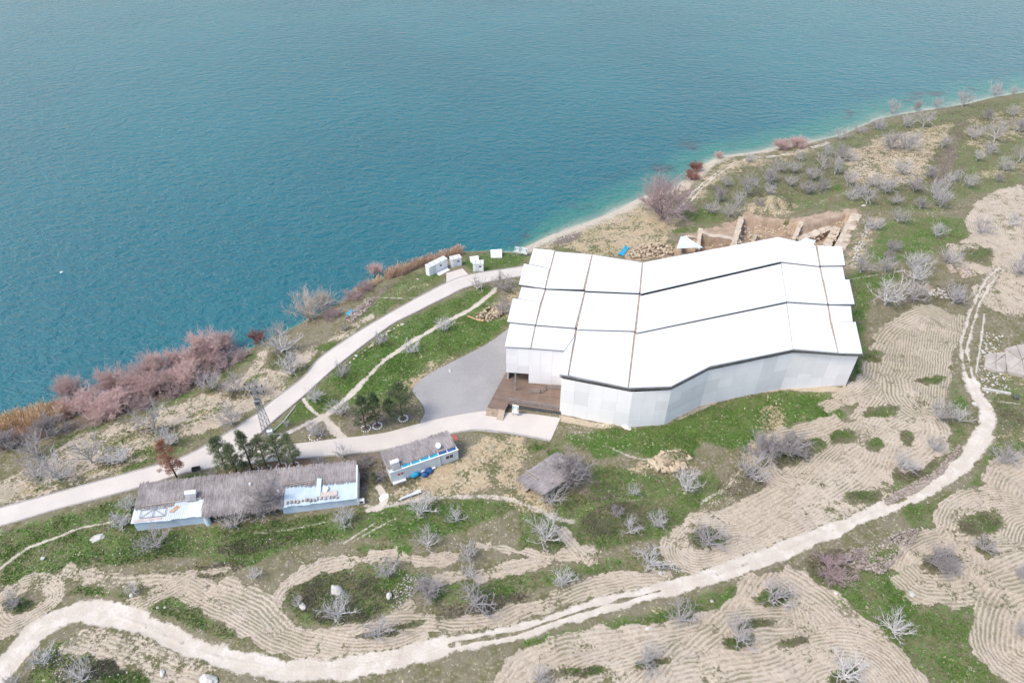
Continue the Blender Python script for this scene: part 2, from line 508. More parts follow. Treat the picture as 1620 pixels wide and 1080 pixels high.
# grey-brown winter scrub
for cx, cy, rx, ry, v in [(520, 935, 70, 25, .7), (760, 960, 70, 14, .8), (980, 820, 60, 22, .8), (330, 905, 60, 12, .5), (150, 1060, 60, 18, .8), (400, 860, 60, 12, .5),
                          (1310, 895, 50, 22, .8), (1450, 560, 60, 20, .2), (1580, 660, 40, 30, .7), (1440, 740, 40, 20, .7), (1260, 280, 160, 30, .7), (1420, 260, 100, 60, .7), (1500, 200, 120, 30, .5),
                          (1480, 470, 60, 16, .7), (1190, 760, 60, 26, .5), (1100, 650, 30, 10, 0.0), (950, 780, 50, 16, .5), (880, 860, 50, 10, .4), (640, 755, 40, 14, .7), (560, 755, 60, 20, .8)]:
    put('sage', ell_mask(cx, cy, rx, ry, 12, .6), v)
DRY = [
    (1.0, [(612, 790), (640, 762), (735, 722), (760, 690), (830, 692), (840, 720), (820, 745), (815, 775), (760, 775), (700, 792), (640, 800)]),
    (.9, [(820, 760), (870, 785), (880, 812), (840, 815), (790, 790), (800, 760)]),
    (.8, [(990, 745), (1040, 715), (1090, 710), (1085, 740), (1020, 755)]),
    (1.0, [(840, 395), (880, 372), (930, 352), (1000, 325), (1060, 330), (1080, 350), (1060, 372), (1040, 400), (960, 408), (890, 392)]),
    (.8, [(1170, 340), (1190, 320), (1230, 312), (1262, 325), (1255, 340), (1200, 345)]),
    (.7, [(1085, 320), (1110, 280), (1150, 250), (1230, 240), (1290, 228), (1300, 236), (1200, 262), (1140, 285), (1110, 318)]),
    (.6, [(640, 590), (700, 560), (740, 545), (700, 590), (660, 612), (610, 640), (590, 630)]),
    (.8, [(745, 500), (775, 478), (820, 455), (822, 480), (800, 510), (770, 512)]),
    (.7, [(650, 602), (700, 578), (770, 540), (806, 520), (812, 530), (775, 548), (700, 588), (655, 625)]),
    (.6, [(1560, 560), (1610, 540), (1625, 560), (1625, 620), (1570, 600)]),
    (.6, [(1560, 690), (1625, 670), (1625, 700), (1570, 705)]),
    (.7, [(1330, 420), (1350, 380), (1380, 340), (1400, 335), (1370, 400), (1350, 425)]),
    (.75, [(1205, 640), (1240, 640), (1240, 690), (1200, 740), (1160, 760), (1190, 700)]),
    (.5, [(600, 465), (650, 445), (700, 440), (680, 455), (620, 478)]),
    (1.0, [(1345, 238), (1392, 215), (1512, 193), (1480, 245), (1466, 288), (1338, 292)]),
    (.75, [(-100, 830), (-100, 770), (0, 758), (50, 735), (120, 692), (200, 668), (260, 645), (330, 618), (392, 588), (430, 575), (440, 628), (405, 645), (345, 677), (245, 722), (180, 748), (100, 770), (0, 803)]),
    (.6, [(1520, 190), (1620, 165), (1620, 215), (1560, 250), (1530, 230)]),
    (.6, [(1545, 270), (1620, 250), (1620, 275), (1545, 285)]),
]
for v, p in DRY: put('dry', poly_mask(p, 7.0), v)
put('dark', poly_mask([(1482, 250), (1515, 195), (1530, 190), (1515, 250), (1500, 292), (1468, 292)], 4), .7)
put('rust', poly_mask([(345, 745), (395, 728), (470, 722), (500, 728), (480, 750), (400, 770), (350, 775)], 8), 1.0)
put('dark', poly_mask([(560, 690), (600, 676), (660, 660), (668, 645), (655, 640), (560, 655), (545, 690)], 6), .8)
put('dark', ell_mask(899, 378, 26, 7, 18), 1.0)
put('dark', poly_mask([(545, 520), (590, 462), (640, 432), (615, 455), (585, 495)], 5), .9)
put('dark', poly_mask([(500, 715), (610, 700), (615, 760), (560, 790), (565, 740), (500, 740)], 6), .7)
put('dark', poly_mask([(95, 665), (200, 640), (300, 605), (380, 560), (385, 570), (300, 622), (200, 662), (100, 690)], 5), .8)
# straw-coloured foot of the big shelter, the beach
put('pale', poly_mask([(885, 655), (950, 668), (1000, 668), (1048, 664), (1075, 652), (1115, 632), (1160, 618), (1236, 604), (1340, 612), (1345, 622), (1236, 618), (1160, 628), (1118, 644), (1078, 664), (1048, 672), (950, 678), (885, 668)], 3, False), .9)
beach = sstep(7.0, 0.3, SD) * sstep(790, 850, PX) * sstep(1330, 1260, PX)
put('beach', beach * (SD > -40))
put('beach', sstep(3.0, 0.5, SD) * sstep(1360, 1400, PX) * .15)
put('pale', ell_mask(1080, 297, 14, 8, 30), 1)

# ---- ploughed land: bands swept along curves (half width in metres), furrows run along each band
FIELD_G = [(1440, 646), (1330, 668), (1262, 700), (1218, 770), (1130, 808), (1070, 846), (1062, 870), (1108, 898), (1190, 882), (1262, 852), (1332, 816), (1392, 782), (1402, 748), (1480, 698), (1482, 650)]
FIELD_A = [(1362, 640), (1366, 585), (1376, 545), (1400, 512), (1440, 488), (1468, 476), (1500, 490), (1535, 500), (1528, 520), (1508, 560), (1498, 620), (1490, 660), (1440, 660), (1400, 655)]
FIELD_T = [(1530, 345), (1545, 318), (1580, 300), (1640, 286), (1640, 500), (1580, 495), (1545, 470), (1560, 440), (1590, 425), (1560, 385), (1533, 375)]
FIELD_F = [(1345, 238), (1392, 215), (1512, 193), (1480, 245), (1466, 288), (1338, 292)]
FIELD_S = [(-100, 830), (-100, 770), (0, 758), (50, 735), (120, 692), (200, 668), (260, 645), (330, 618), (392, 588), (430, 575), (470, 562), (530, 532), (596, 494), (592, 506), (560, 528), (500, 566), (465, 592), (440, 628), (405, 645), (385, 662), (345, 677), (290, 690), (245, 722), (180, 748), (100, 770), (0, 803)]
FIELD_B = [(795, 1085), (830, 1045), (880, 1028), (980, 1008), (1090, 992), (1140, 965), (1180, 925), (1215, 905), (1250, 905), (1300, 945), (1370, 1000), (1440, 1075), (1445, 1130), (790, 1130)]
TILL = [  # strength, half width, curve, clip, closed
    (.66, 30, [(-100, 790), (0, 780), (120, 728), (250, 672), (350, 636), (420, 604), (470, 574), (560, 516), (600, 495)], FIELD_S, 0),
    (.9, 2.0, [(415, 625), (425, 600), (440, 578), (470, 560)], None, 0),
    (.8, 1.0, [(372, 612), (395, 590), (412, 572), (418, 556)], None, 0),
    (.95, 40, [(1470, 640), (1400, 682), (1340, 718), (1280, 757), (1220, 792), (1160, 822), (1110, 847), (1085, 866)], FIELD_G, 0),
    (.95, 30, [(1425, 480), (1420, 540), (1415, 590), (1425, 625), (1450, 650)], FIELD_A, 0),
    (.95, 2.6, [(1373, 610), (1376, 568), (1392, 532), (1422, 507), (1462, 492), (1500, 505)], FIELD_A, 0),
    (.85, 3.4, [(1490, 520), (1484, 560), (1480, 600), (1474, 645)], FIELD_A, 0),
    (.9, 2.6, [(1420, 590), (1398, 630), (1372, 668)], None, 0),
    (.8, 1.2, [(1308, 646), (1345, 630), (1378, 618)], None, 0),
    (1.0, 2.4, [(1418, 600), (1425, 630), (1445, 650), (1470, 665), (1478, 690), (1455, 712), (1415, 730)], None, 0),
    (1.0, 2.2, [(1340, 668), (1312, 700), (1275, 735), (1240, 770)], FIELD_G, 0),
    (1.0, 1.7, [(1325, 666), (1290, 680), (1245, 690), (1217, 706), (1212, 732), (1226, 757), (1250, 766)], None, 0),
    (1.0, 1.9, [(1160, 826), (1105, 832), (1077, 855), (1077, 878), (1102, 892), (1142, 888), (1200, 868), (1262, 843), (1320, 815), (1372, 788), (1392, 768), (1394, 742)], None, 0),
    (1.0, 2.2, [(1440, 668), (1400, 690), (1380, 730), (1350, 760), (1310, 785)], None, 0),
    (.9, 40, [(1635, 300), (1580, 328), (1562, 358), (1585, 400), (1575, 440), (1560, 490)], FIELD_T, 0),
    (.9, 1.8, [(1513, 388), (1520, 412), (1550, 424), (1585, 432)], None, 0),
    (.9, 2.6, [(1530, 380), (1575, 400), (1592, 425), (1576, 450), (1556, 475)], None, 0),
    (.9, 3.0, [(1572, 462), (1595, 470), (1640, 485)], None, 0),
    (.45, 60, [(1330, 270), (1400, 250), (1500, 232)], FIELD_F, 0),
    (.95, 1.05, [(620, 879), (560, 886), (510, 896), (470, 915), (446, 940), (438, 970), (456, 992), (492, 1005), (540, 1005), (582, 995), (622, 978), (650, 958)], None, 0),
    (.85, .9, [(640, 880), (672, 889), (702, 886), (726, 874)], None, 0),
    (.9, 1.0, [(692, 912), (742, 909), (792, 901), (832, 891), (872, 884), (905, 878), (935, 870)], None, 0),
    (.8, .55, [(760, 864), (812, 870), (852, 880), (882, 888)], None, 0),
    (.8, .9, [(890, 842), (905, 858), (918, 872), (935, 885)], None, 0),
    (.95, 2.0, [(290, 925), (335, 948), (385, 972), (430, 1000), (480, 1018), (530, 1028), (580, 1031), (632, 1026), (672, 1010)], None, 0),
    (.85, 1.6, [(350, 930), (390, 945), (420, 960), (445, 990)], None, 0),
    (.95, 1.35, [(585, 988), (660, 986), (722, 990), (782, 985), (832, 966), (882, 950), (932, 931), (982, 919), (1030, 915), (1058, 916)], None, 0),
    (.75, 1.1, [(105, 902), (150, 914), (202, 920), (252, 916), (275, 918)], None, 0),
    (.9, 1.4, [(212, 960), (248, 940), (285, 922)], None, 0),
    (.7, .8, [(290, 917), (320, 904), (358, 900)], None, 0),
    (.9, 1.4, [(6, 946), (26, 930), (60, 921), (82, 930), (84, 946), (60, 966), (30, 984), (8, 990), (-6, 970)], None, 1),
    (.65, 2.2, [(118, 1003), (170, 1016), (222, 1032), (272, 1052), (330, 1062)], None, 0),
    (.95, 60, [(1030, 1130), (1075, 1085), (1120, 1040), (1165, 990), (1205, 945), (1235, 910)], FIELD_B, 0),
    (1.0, 2.0, [(800, 1090), (835, 1053), (872, 1037), (922, 1024), (982, 1013), (1042, 1008), (1092, 999), (1132, 984)], None, 0),
    (1.0, 1.7, [(880, 1095), (920, 1062), (962, 1046), (1012, 1031), (1062, 1020), (1100, 1010)], None, 0),
    (1.0, 2.0, [(1045, 1085), (1075, 1050), (1115, 1018), (1152, 985), (1182, 952), (1202, 920)], None, 0),
    (1.0, 1.1, [(1158, 973), (1202, 968), (1262, 964)], None, 0),
    (1.0, 1.0, [(1150, 1022), (1202, 1004), (1255, 1000)], None, 0),
    (1.0, 2.0, [(1268, 950), (1278, 985), (1290, 1020)], None, 0),
    (1.0, 2.4, [(1242, 912), (1292, 946), (1342, 986), (1392, 1027), (1440, 1082)], None, 0),
    (1.0, 3.2, [(1225, 1100), (1255, 1060), (1295, 1037), (1345, 1030), (1392, 1048), (1425, 1090)], None, 0),
    (1.0, 2.4, [(1080, 1078), (1150, 1062), (1215, 1052), (1250, 1038)], None, 0),
    (1.0, 2.2, [(1436, 905), (1444, 882), (1472, 864), (1522, 852), (1572, 852), (1640, 845)], None, 0),
    (1.0, 2.4, [(1434, 910), (1462, 930), (1512, 932), (1562, 916), (1640, 885)], None, 0),
    (1.0, 2.0, [(1508, 868), (1515, 885), (1512, 905)], None, 0),
    (1.0, 1.6, [(1535, 868), (1540, 885), (1535, 905)], None, 0),
    (1.0, 2.2, [(1502, 842), (1512, 812), (1542, 794), (1582, 787), (1640, 792)], None, 0),
    (1.0, 3.4, [(1596, 775), (1606, 758), (1640, 742)], None, 0),
    (1.0, 2.0, [(1590, 842), (1600, 822), (1640, 812)], None, 0),
    (1.0, 3.6, [(1640, 940), (1604, 955), (1590, 995), (1596, 1035), (1640, 1060)], None, 0),
    (.8, 1.3, [(1330, 632), (1370, 600)], None, 0),
]
PITCH_F = 0.46
for k, (st, hw, pts, clip, closed) in enumerate(TILL):
    c = stroke(pts, bool(closed))
    idx, lat, bi, endf = near(c, hw + 1.0, bool(closed))
    wob = (vnoise(vx[idx], vy[idx], 1.6, 21) - .5) * 1.1 + (vnoise(vx[idx], vy[idx], .6, 22) - .5) * .5
    m = sstep(hw + .25, hw - .25, np.abs(lat) + wob * (hw < 6)) * endf
    if clip is not None:
        m = m * poly_mask(clip, 3.0)[idx]
    over = m > 0.5
    A['furrow_u'][idx[over]] = lat[over] / (PITCH_F * (.88, 1.12, 1.0, 1.3, .95, 1.2)[k % 6]) + k * 0.37
    A['furrow_m'][idx] = np.maximum(A['furrow_m'][idx] * (1 - .0 * m), m * st)
for cx, cy, rx, ry in [(1335, 690, 18, 10), (1290, 702, 16, 8), (1382, 702, 13, 9), (1395, 648, 24, 6), (1368, 782, 26, 9), (1120, 850, 24, 13), (1435, 690, 9, 10), (1255, 712, 30, 16),
                       (30, 957, 18, 9), (1490, 888, 24, 14), (1552, 828, 30, 15), (1225, 942, 24, 10), (1172, 1012, 24, 9), (1335, 1068, 22, 12), (1255, 1012, 18, 6),
                       (920, 1060, 34, 6), (1030, 1047, 24, 7), (1546, 402, 22, 10), (560, 955, 60, 24), (520, 935, 50, 18), (1195, 985, 26, 6), (1470, 600, 20, 5), (1380, 562, 14, 8),
                       (338, 615, 16, 7), (380, 622, 22, 6), (240, 680, 40, 7), (180, 730, 22, 5), (440, 566, 22, 12), (1555, 862, 14, 8), (600, 1000, 26, 6), (650, 985, 24, 4)]:
    isl = ell_mask(cx, cy + 2, rx * 1.22, ry * 1.25, 8, .3)
    cut('furrow_m', isl, .95); put('sage', isl, .55); put('green', isl, .5)
for cx, cy, rx, ry in [(200, 695, 45, 6), (260, 690, 30, 8), (330, 650, 34, 4), (300, 665, 20, 3), (150, 745, 30, 4), (215, 735, 40, 5), (70, 770, 40, 3), (400, 600, 20, 4), (520, 548, 20, 5), (235, 715, 40, 8)]:
    m = ell_mask(cx, cy, rx, ry, 14, .5); cut('furrow_m', m, .85); put('green', m, .9)

put('weedy', poly_mask(FIELD_A, 6), .75)
put('weedy', ell_mask(1300, 690, 70, 40, 20, .5), .5)
put('weedy', poly_mask([(90, 890), (420, 880), (460, 1000), (640, 1040), (640, 960), (1060, 900), (1060, 930), (700, 1030), (400, 1040), (90, 930)], 10), .45)
put('weedy', poly_mask([(1130, 960), (1260, 955), (1270, 1010), (1150, 1040), (1000, 1090), (900, 1090)], 10), .4)
put('weedy', poly_mask([(1430, 780), (1625, 770), (1625, 1080), (1580, 1080), (1430, 940)], 10), .35)
# ---- dirt tracks and footpaths: (half width m, strength, grass strip between wheels, curve)
TRACKS = [
    (1.56, 1.0, .28, [(-60, 1120), (-15, 1078), (20, 1042), (50, 1004), (90, 978), (135, 968), (180, 973), (220, 986)]),
    (1.16, 1.0, .35, [(180, 973), (220, 986), (265, 1005), (312, 1027), (362, 1042), (405, 1050), (452, 1057)]),
    (1.36, 1.0, .28, [(390, 1046), (455, 1057), (520, 1057), (582, 1049), (642, 1036), (702, 1022)]),
    (1.02, 1.0, .75, [(660, 1032), (702, 1022), (762, 1010), (822, 999), (872, 982), (932, 963), (992, 947), (1052, 932), (1080, 924)]),
    (1.09, 1.0, .3, [(1052, 932), (1112, 914), (1172, 895), (1232, 873), (1292, 848), (1352, 823), (1412, 796)]),
    (0.88, 1.0, .7, [(1392, 808), (1440, 783), (1470, 767)]),
    (1.2, 1.0, .3, [(1440, 786), (1472, 769), (1502, 750), (1532, 723), (1552, 694), (1564, 664), (1560, 645), (1546, 625), (1536, 602)]),
    (.95, .72, .7, [(1546, 625), (1534, 595), (1528, 568), (1526, 545), (1534, 515), (1545, 482), (1562, 448), (1585, 425)]),
    (0.28, .62, 0, [(0, 898), (40, 868), (92, 848), (132, 833), (172, 826)]),
    (0.55, .72, 0, [(490, 676), (520, 653), (560, 618), (602, 575), (642, 546), (692, 516), (742, 490), (772, 468), (784, 456)]),
    (0.82, .7, 0, [(510, 658), (522, 672), (540, 690), (552, 698)]),
    (0.50, .7, 0, [(515, 656), (480, 672), (450, 686), (440, 694)]),
    (0.40, .7, 0, [(480, 632), (490, 645), (505, 658)]),
    (0.82, .8, .8, [(1080, 330), (1100, 305), (1122, 285), (1152, 263), (1187, 251), (1232, 245), (1282, 234), (1312, 225)]),
    (0.20, .45, 0, [(405, 842), (450, 838), (500, 828), (540, 818), (560, 808)]),
    (0.22, .55, 0, [(545, 858), (570, 842), (590, 828)]),
    (0.22, .5, 0, [(560, 855), (590, 838), (615, 825)]),
    (0.50, .55, 0, [(580, 800), (600, 802), (625, 796), (660, 790), (720, 785), (800, 788), (850, 805), (880, 820), (905, 824)]),
    (0.50, .8, 0, [(600, 772), (608, 785), (600, 802), (585, 806)]),
    (0.25, .5, 0, [(1160, 830), (1108, 800), (1150, 770), (1170, 745)]),
    (0.30, .5, 0, [(960, 705), (1000, 722), (1050, 728)]),
    (0.25, .4, 0, [(1500, 245), (1525, 232), (1560, 215)]),
    (0.50, .38, 0, [(1300, 318), (1350, 300), (1400, 285)]),
    (0.40, .5, 0, [(590, 470), (640, 472), (700, 470)]),
    (0.30, .5, 0, [(1340, 442), (1400, 432), (1430, 428)]),
    (0.25, .7, 0, [(1557, 500), (1552, 540), (1545, 585)]),
    (0.25, .7, 0, [(1535, 622), (1560, 632), (1610, 638)]),
]
for hw, st, mid, pts in TRACKS:
    c = stroke(pts)
    idx, lat, bi, endf = near(c, hw + 2.0)
    wob = (vnoise(vx[idx], vy[idx], 2.5, 31) - .5) * min(1.3, hw) + (vnoise(vx[idx], vy[idx], .6, 32) - .5) * min(.6, hw)
    soft = min(.8, hw * .6)
    m = sstep(hw + soft, hw - soft, np.abs(lat) + wob * .6) * endf * st
    if mid:
        nn = vnoise(vx[idx], vy[idx], 2.0, 33)
        m = m * (1 - mid * sstep(.42, .12, np.abs(lat) + (nn - .5) * .5) * sstep(.25, .55, nn + mid * .3))
    A['track'][idx] = np.maximum(A['track'][idx], m)
A['furrow_m'] *= 1 - .9 * A['track']
A['furrow_m'] *= np.clip(.36 + .62 * vnoise(vx, vy, 5.5, 61) + .5 * vnoise(vx, vy, 1.7, 62), 0, 1.05)
A['furrow_u'] += (vnoise(vx, vy, 2.6, 63) - .5) * .6 + (vnoise(vx, vy, 1.0, 66) - .5) * .35

# ---- stony strips, excavation soil
for p in [[(1395, 790), (1440, 765), (1500, 738), (1520, 715), (1512, 735), (1460, 775), (1400, 800)], [(1310, 885), (1370, 862), (1400, 845), (1450, 838), (1440, 860), (1400, 905), (1360, 905)],
          [(620, 930), (650, 905), (665, 920), (640, 965), (620, 960)], [(1010, 900), (1060, 890), (1090, 905), (1040, 915)], [(60, 1020), (140, 1030), (190, 1060), (150, 1075), (80, 1050)],
          [(1440, 330), (1500, 315), (1530, 320), (1480, 345)], [(1240, 620), (1200, 660), (1210, 700), (1170, 760), (1150, 820), (1100, 830), (1180, 720)], [(890, 650), (920, 670), (960, 690), (900, 700)]]:
    put('stony', poly_mask(p, 8), 1.0)
EXC = [(1060, 402), (1078, 374), (1108, 362), (1162, 352), (1172, 340), (1262, 346), (1300, 336), (1356, 330), (1362, 338), (1335, 400), (1300, 420), (1100, 420)]
put('soil', poly_mask(EXC, 4), 1.0)
put('soil', poly_mask([(985, 400), (1010, 385), (1065, 386), (1070, 410), (990, 412)], 4), 1.0)
put('soil', poly_mask([(745, 500), (775, 480), (800, 475), (800, 500), (770, 512)], 4), .6)
put('soil', poly_mask([(1020, 728), (1060, 716), (1090, 722), (1086, 740), (1030, 748)], 5), .7)
put('soil', poly_mask([(1440, 452), (1470, 452), (1520, 470), (1500, 474)], 4), .7)
for k in ('green', 'dry', 'furrow_m'): cut(k, poly_mask(EXC, 4), .85)

# ---- relief
dz = np.zeros(NVX)
rough = np.clip(SD / 6, 0, 1) * (1 - .8 * A['track'])
dz += rough * ((vnoise(vx, vy, 4.0, 41) - .5) * .22 + (vnoise(vx, vy, 1.3, 42) - .5) * .16 + (vnoise(vx, vy, .45, 43) - .5) * .09 * (1 - A['furrow_m']))
dz += A['furrow_m'] * .026 * np.cos(A['furrow_u'] * 2 * np.pi) * (PY > 250) * (.4 + vnoise(vx, vy, .8, 64)) + A['furrow_m'] * (vnoise(vx, vy, .5, 65) - .5) * .07
dz -= A['track'] * .10
PITS = [(2.7, [(1176, 347), (1262, 350), (1262, 364), (1252, 382), (1238, 404), (1176, 404), (1166, 392)], 1.6), (2.6, [(1110, 372), (1158, 378), (1160, 400), (1100, 404), (1108, 392)], 1.6),
        (2.2, [(1084, 378), (1104, 380), (1102, 398), (1080, 398)], 1.6), (1.7, [(1268, 358), (1340, 340), (1346, 346), (1322, 400), (1262, 404), (1258, 380)], 2.0),
        (.9, [(1262, 376), (1300, 362), (1318, 356), (1300, 395), (1258, 395)], 1.6), (1.2, [(1000, 392), (1060, 388), (1066, 402), (1000, 408)], 2.0),
        (.8, [(752, 500), (775, 486), (795, 482), (798, 498), (770, 508)], 2.0)]
for dep, p, sf in PITS: dz -= dep * poly_mask(p, sf, False)
for cx, cy, rx, ry, hh in [(1200, 328, 34, 12, 1.6), (1230, 325, 20, 10, 1.0), (1060, 730, 26, 10, 1.2), (1440, 800, 40, 8, .0), (1395, 875, 40, 16, .5), (1440, 460, 40, 6, .4)]:
    dz += hh * ell_mask(cx, cy, rx, ry, 10, .6)
# beds of the paved ways are cut level so that they never poke through the paving
ROAD_MAIN_U = [(-140, 836), (0, 803), (125, 769), (260, 732), (297, 719), (350, 690), (405, 655), (430, 634), (480, 596), (505, 567), (555, 532), (617, 495), (707, 447), (742, 435), (775, 429), (810, 424), (835, 420)]
ROAD_MAIN_L = [(-110, 858), (0, 832), (87, 806), (160, 787), (225, 769), (295, 747), (345, 737), (380, 713), (405, 692), (430, 668), (480, 626), (540, 573), (617, 515), (655, 495), (705, 470), (742, 453), (810, 439), (832, 436)]
ROAD_BR_U = [(400, 696), (440, 703), (480, 700), (530, 694), (605, 685), (655, 672), (705, 660), (767, 650), (800, 652)]
ROAD_BR_L = [(340, 738), (400, 733), (475, 725), (530, 720), (605, 712), (655, 701), (717, 685), (755, 680), (790, 684)]
COURT_U = [(765, 650), (800, 652), (845, 655), (887, 661)]
COURT_L = [(765, 680), (800, 684), (835, 690), (871, 697)]
SPUR_U = [(706, 432), (732, 425)]
SPUR_L = [(706, 452), (746, 440)]
GRAVEL_U = [(806, 518), (775, 541), (740, 560), (700, 580), (666, 600), (652, 617), (664, 634), (673, 650), (664, 668)]
GRAVEL_L = [(822, 518), (822, 560), (812, 585), (794, 612), (773, 648), (750, 652), (720, 657), (700, 661), (666, 669)]
for U, L_ in ((ROAD_MAIN_U, ROAD_MAIN_L), (ROAD_BR_U, ROAD_BR_L), (COURT_U, COURT_L), (SPUR_U, SPUR_L), (GRAVEL_U, GRAVEL_L)):
    m = poly_mask(U + L_[::-1], 3.0, False)
    dz = dz * (1 - m) - .16 * m
    for k in ('green', 'furrow_m', 'dry', 'dark'): cut(k, m, .9)
    put('pale', poly_mask(U + L_[::-1], 7.0), .55)
vz2 = vz + dz * np.clip((SD + 1) / 3, 0, 1)
# lake bed drops away
keepv = SD > -30
faces = (np.arange(NR - 1)[:, None] * NC + np.arange(NC - 1)[None, :]).ravel()
faces = np.stack([faces, faces + 1, faces + NC + 1, faces + NC], 1)
faces = faces[keepv[faces].any(1)]
used = np.unique(faces)
remap = np.full(NVX, -1, np.int64); remap[used] = np.arange(len(used))
me = np_mesh('ground', np.stack([vx, vy, vz2], 1)[used], remap[faces])
me.polygons.foreach_set('use_smooth', [True] * len(me.polygons))
for k, a in A.items():
    at_ = me.attributes.new(k, 'FLOAT', 'POINT')
    at_.data.foreach_set('value', a[used].astype(np.float32))

def ground_material():
    n = NT('ground_soil_and_grass')
    pos = n.geo('Position')
    n1 = n.noise(.09, pos, 3.0); n2 = n.noise(.55, pos, 4.0, .6); n3 = n.noise(2.6, pos, 4.0, .65); n4 = n.noise(9.0, pos, 3.0, .6); n5 = n.noise(.22, pos, 4.0, .62)
    nrm = lambda x, k=2.3: n.math('ADD', n.math('MULTIPLY', n.math('SUBTRACT', x, .5), k), .5, clamp=True)
    r2, r3, r4, r5 = nrm(n2), nrm(n3), nrm(n4), nrm(n5)
    g, dry, soil, tr = n.attr('green'), n.attr('dry'), n.attr('soil'), n.attr('track')
    fm, fu, stony, dark, rust, pale, beach, sage, weedy = n.attr('furrow_m'), n.attr('furrow_u'), n.attr('stony'), n.attr('dark'), n.attr('rust'), n.attr('pale'), n.attr('beach'), n.attr('sage'), n.attr('weedy')
    def brk(a, w2=.7, w3=.5, w4=.25, lo=.42, hi=.62):
        s = n.math('ADD', a, n.math('MULTIPLY', n.math('SUBTRACT', r2, .5), w2 * .75))
        s = n.math('ADD', s, n.math('MULTIPLY', n.math('SUBTRACT', r3, .5), w3 * .75))
        s = n.math('ADD', s, n.math('MULTIPLY', n.math('SUBTRACT', r4, .5), w4 * .8))
        return n.ss(s, lo, hi)
    base = n.mix(n.ss(r2, .25, .75), (.138, .132, .064), (.195, .165, .112))
    base = n.mix(n.math('MULTIPLY', n.ss(r5, .45, .75), .7), base, n.mix(n.ss(r3, .3, .7), (.255, .212, .160), (.148, .128, .088)))
    base = n.mix(n.math('MULTIPLY', n.ss(r3, .55, .9), .8), base, (.34, .290, .220))
    base = n.mix(n.math('MULTIPLY', n.ss(r3, .42, .12), .6), base, (.092, .085, .045))
    grass = n.mix(n.ss(r3, .2, .8), (.050, .098, .020), (.090, .162, .036))
    grass = n.mix(n.math('MULTIPLY', n.ss(n1, .42, .6), .5), grass, (.108, .148, .042))
    grass = n.mix(n.math('MULTIPLY', n.ss(r5, .5, .9), .5), grass, (.140, .150, .062))
    grass = n.mix(n.math('MULTIPLY', n.ss(n.math('ADD', r4, n.math('MULTIPLY', r3, .5)), .8, 1.2), .5), grass, (.190, .205, .085))
    gq = n.math('ADD', n.math('ADD', n.math('MULTIPLY', g, .58), .18), n.math('MULTIPLY', n.math('SUBTRACT', r5, .5), .5))
    c = n.mix(brk(gq, .75, .95, .5, .42, .66), base, grass)
    c = n.mix(n.math('MULTIPLY', brk(n.math('MULTIPLY', sage, .62), 1.0, 1.0, .4, .40, .68), .75), c, n.mix(n.ss(r3, .2, .8), (.215, .188, .155), (.118, .110, .078)))
    c = n.mix(n.math('MULTIPLY', brk(n.math('ADD', n.math('MULTIPLY', dry, .66), n.math('MULTIPLY', n.math('SUBTRACT', r5, .5), .6)), .9, 1.0, .5, .38, .66), .92), c, n.mix(n.ss(r2, .3, .7), n.mix(n.ss(r3, .2, .8), (.33, .255, .150), (.47, .395, .28)), n.mix(n.ss(r3, .2, .8), (.36, .27, .165), (.44, .35, .235))))
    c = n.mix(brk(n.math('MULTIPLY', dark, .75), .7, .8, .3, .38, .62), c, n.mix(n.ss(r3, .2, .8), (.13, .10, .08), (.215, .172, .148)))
    c = n.mix(n.math('MULTIPLY', brk(n.math('MULTIPLY', rust, .8)), .85), c, n.mix(n.ss(r3, .2, .8), (.29, .155, .09), (.18, .125, .075)))
    c = n.mix(brk(n.math('MULTIPLY', soil, .85), .4, .4, .2), c, n.mix(n.ss(r2, .2, .8), n.mix(n.ss(r3, .2, .8), (.44, .335, .245), (.37, .275, .20)), (.31, .225, .16)))
    # furrows
    ph = n.math('ADD', n.math('MULTIPLY', fu, 2 * math.pi), n.math('MULTIPLY', n.math('SUBTRACT', r3, .5), 1.9))
    ridge = n.math('MULTIPLY', n.math('ADD', n.math('COSINE', ph), 1.0), .5)
    vis = n.ss(n.noise(.42, n.mapping(pos, loc=(19, 5, 0)), 3.0, .6), .40, .58)
    rv = n.math('ADD', n.math('MULTIPLY', n.math('SUBTRACT', ridge, .55), n.math('ADD', n.math('MULTIPLY', vis, .55), .45)), .55)
    clod = n.math('ADD', rv, n.math('MULTIPLY', n.math('SUBTRACT', n.noise(1.5, n.mapping(pos, loc=(7, 3, 0)), 4.0, .7), .5), 3.4))
    clod = n.math('ADD', clod, n.math('MULTIPLY', n.math('SUBTRACT', r4, .5), .7))
    lightc = n.mix(n.ss(r3, .2, .8), (.53, .445, .35), (.43, .35, .265))
    lightc = n.mix(n.math('MULTIPLY', n.ss(n1, .4, .65), .6), lightc, (.55, .47, .38))
    tcol = n.mix(n.ss(clod, -.30, .58), n.mix(n.ss(r2, .2, .8), (.31, .245, .175), (.39, .315, .235)), lightc)
    tcol = n.mix(n.ss(fm, .86, .42), tcol, n.mix(n.ss(n.math('ADD', r3, n.math('MULTIPLY', clod, .15)), .2, .9), (.395, .32, .235), (.53, .45, .35)))
    weed = n.math('MULTIPLY', n.math('SUBTRACT', 1.0, ridge), n.ss(n.math('ADD', n.math('ADD', r5, n.math('MULTIPLY', weedy, .55)), n.math('MULTIPLY', n.math('SUBTRACT', r2, .5), .5)), .55, .95))
    tcol = n.mix(n.math('MULTIPLY', weed, .58), tcol, n.mix(n.ss(r3, .2, .8), (.105, .125, .045), (.165, .155, .085)))
    c = n.mix(brk(n.math('MULTIPLY', fm, .92), .85, .95, .5, .32, .60), c, tcol)
    # tracks, pale foot, beach
    pcol = n.mix(n.ss(r2, .2, .8), (.61, .55, .485), (.52, .455, .385))
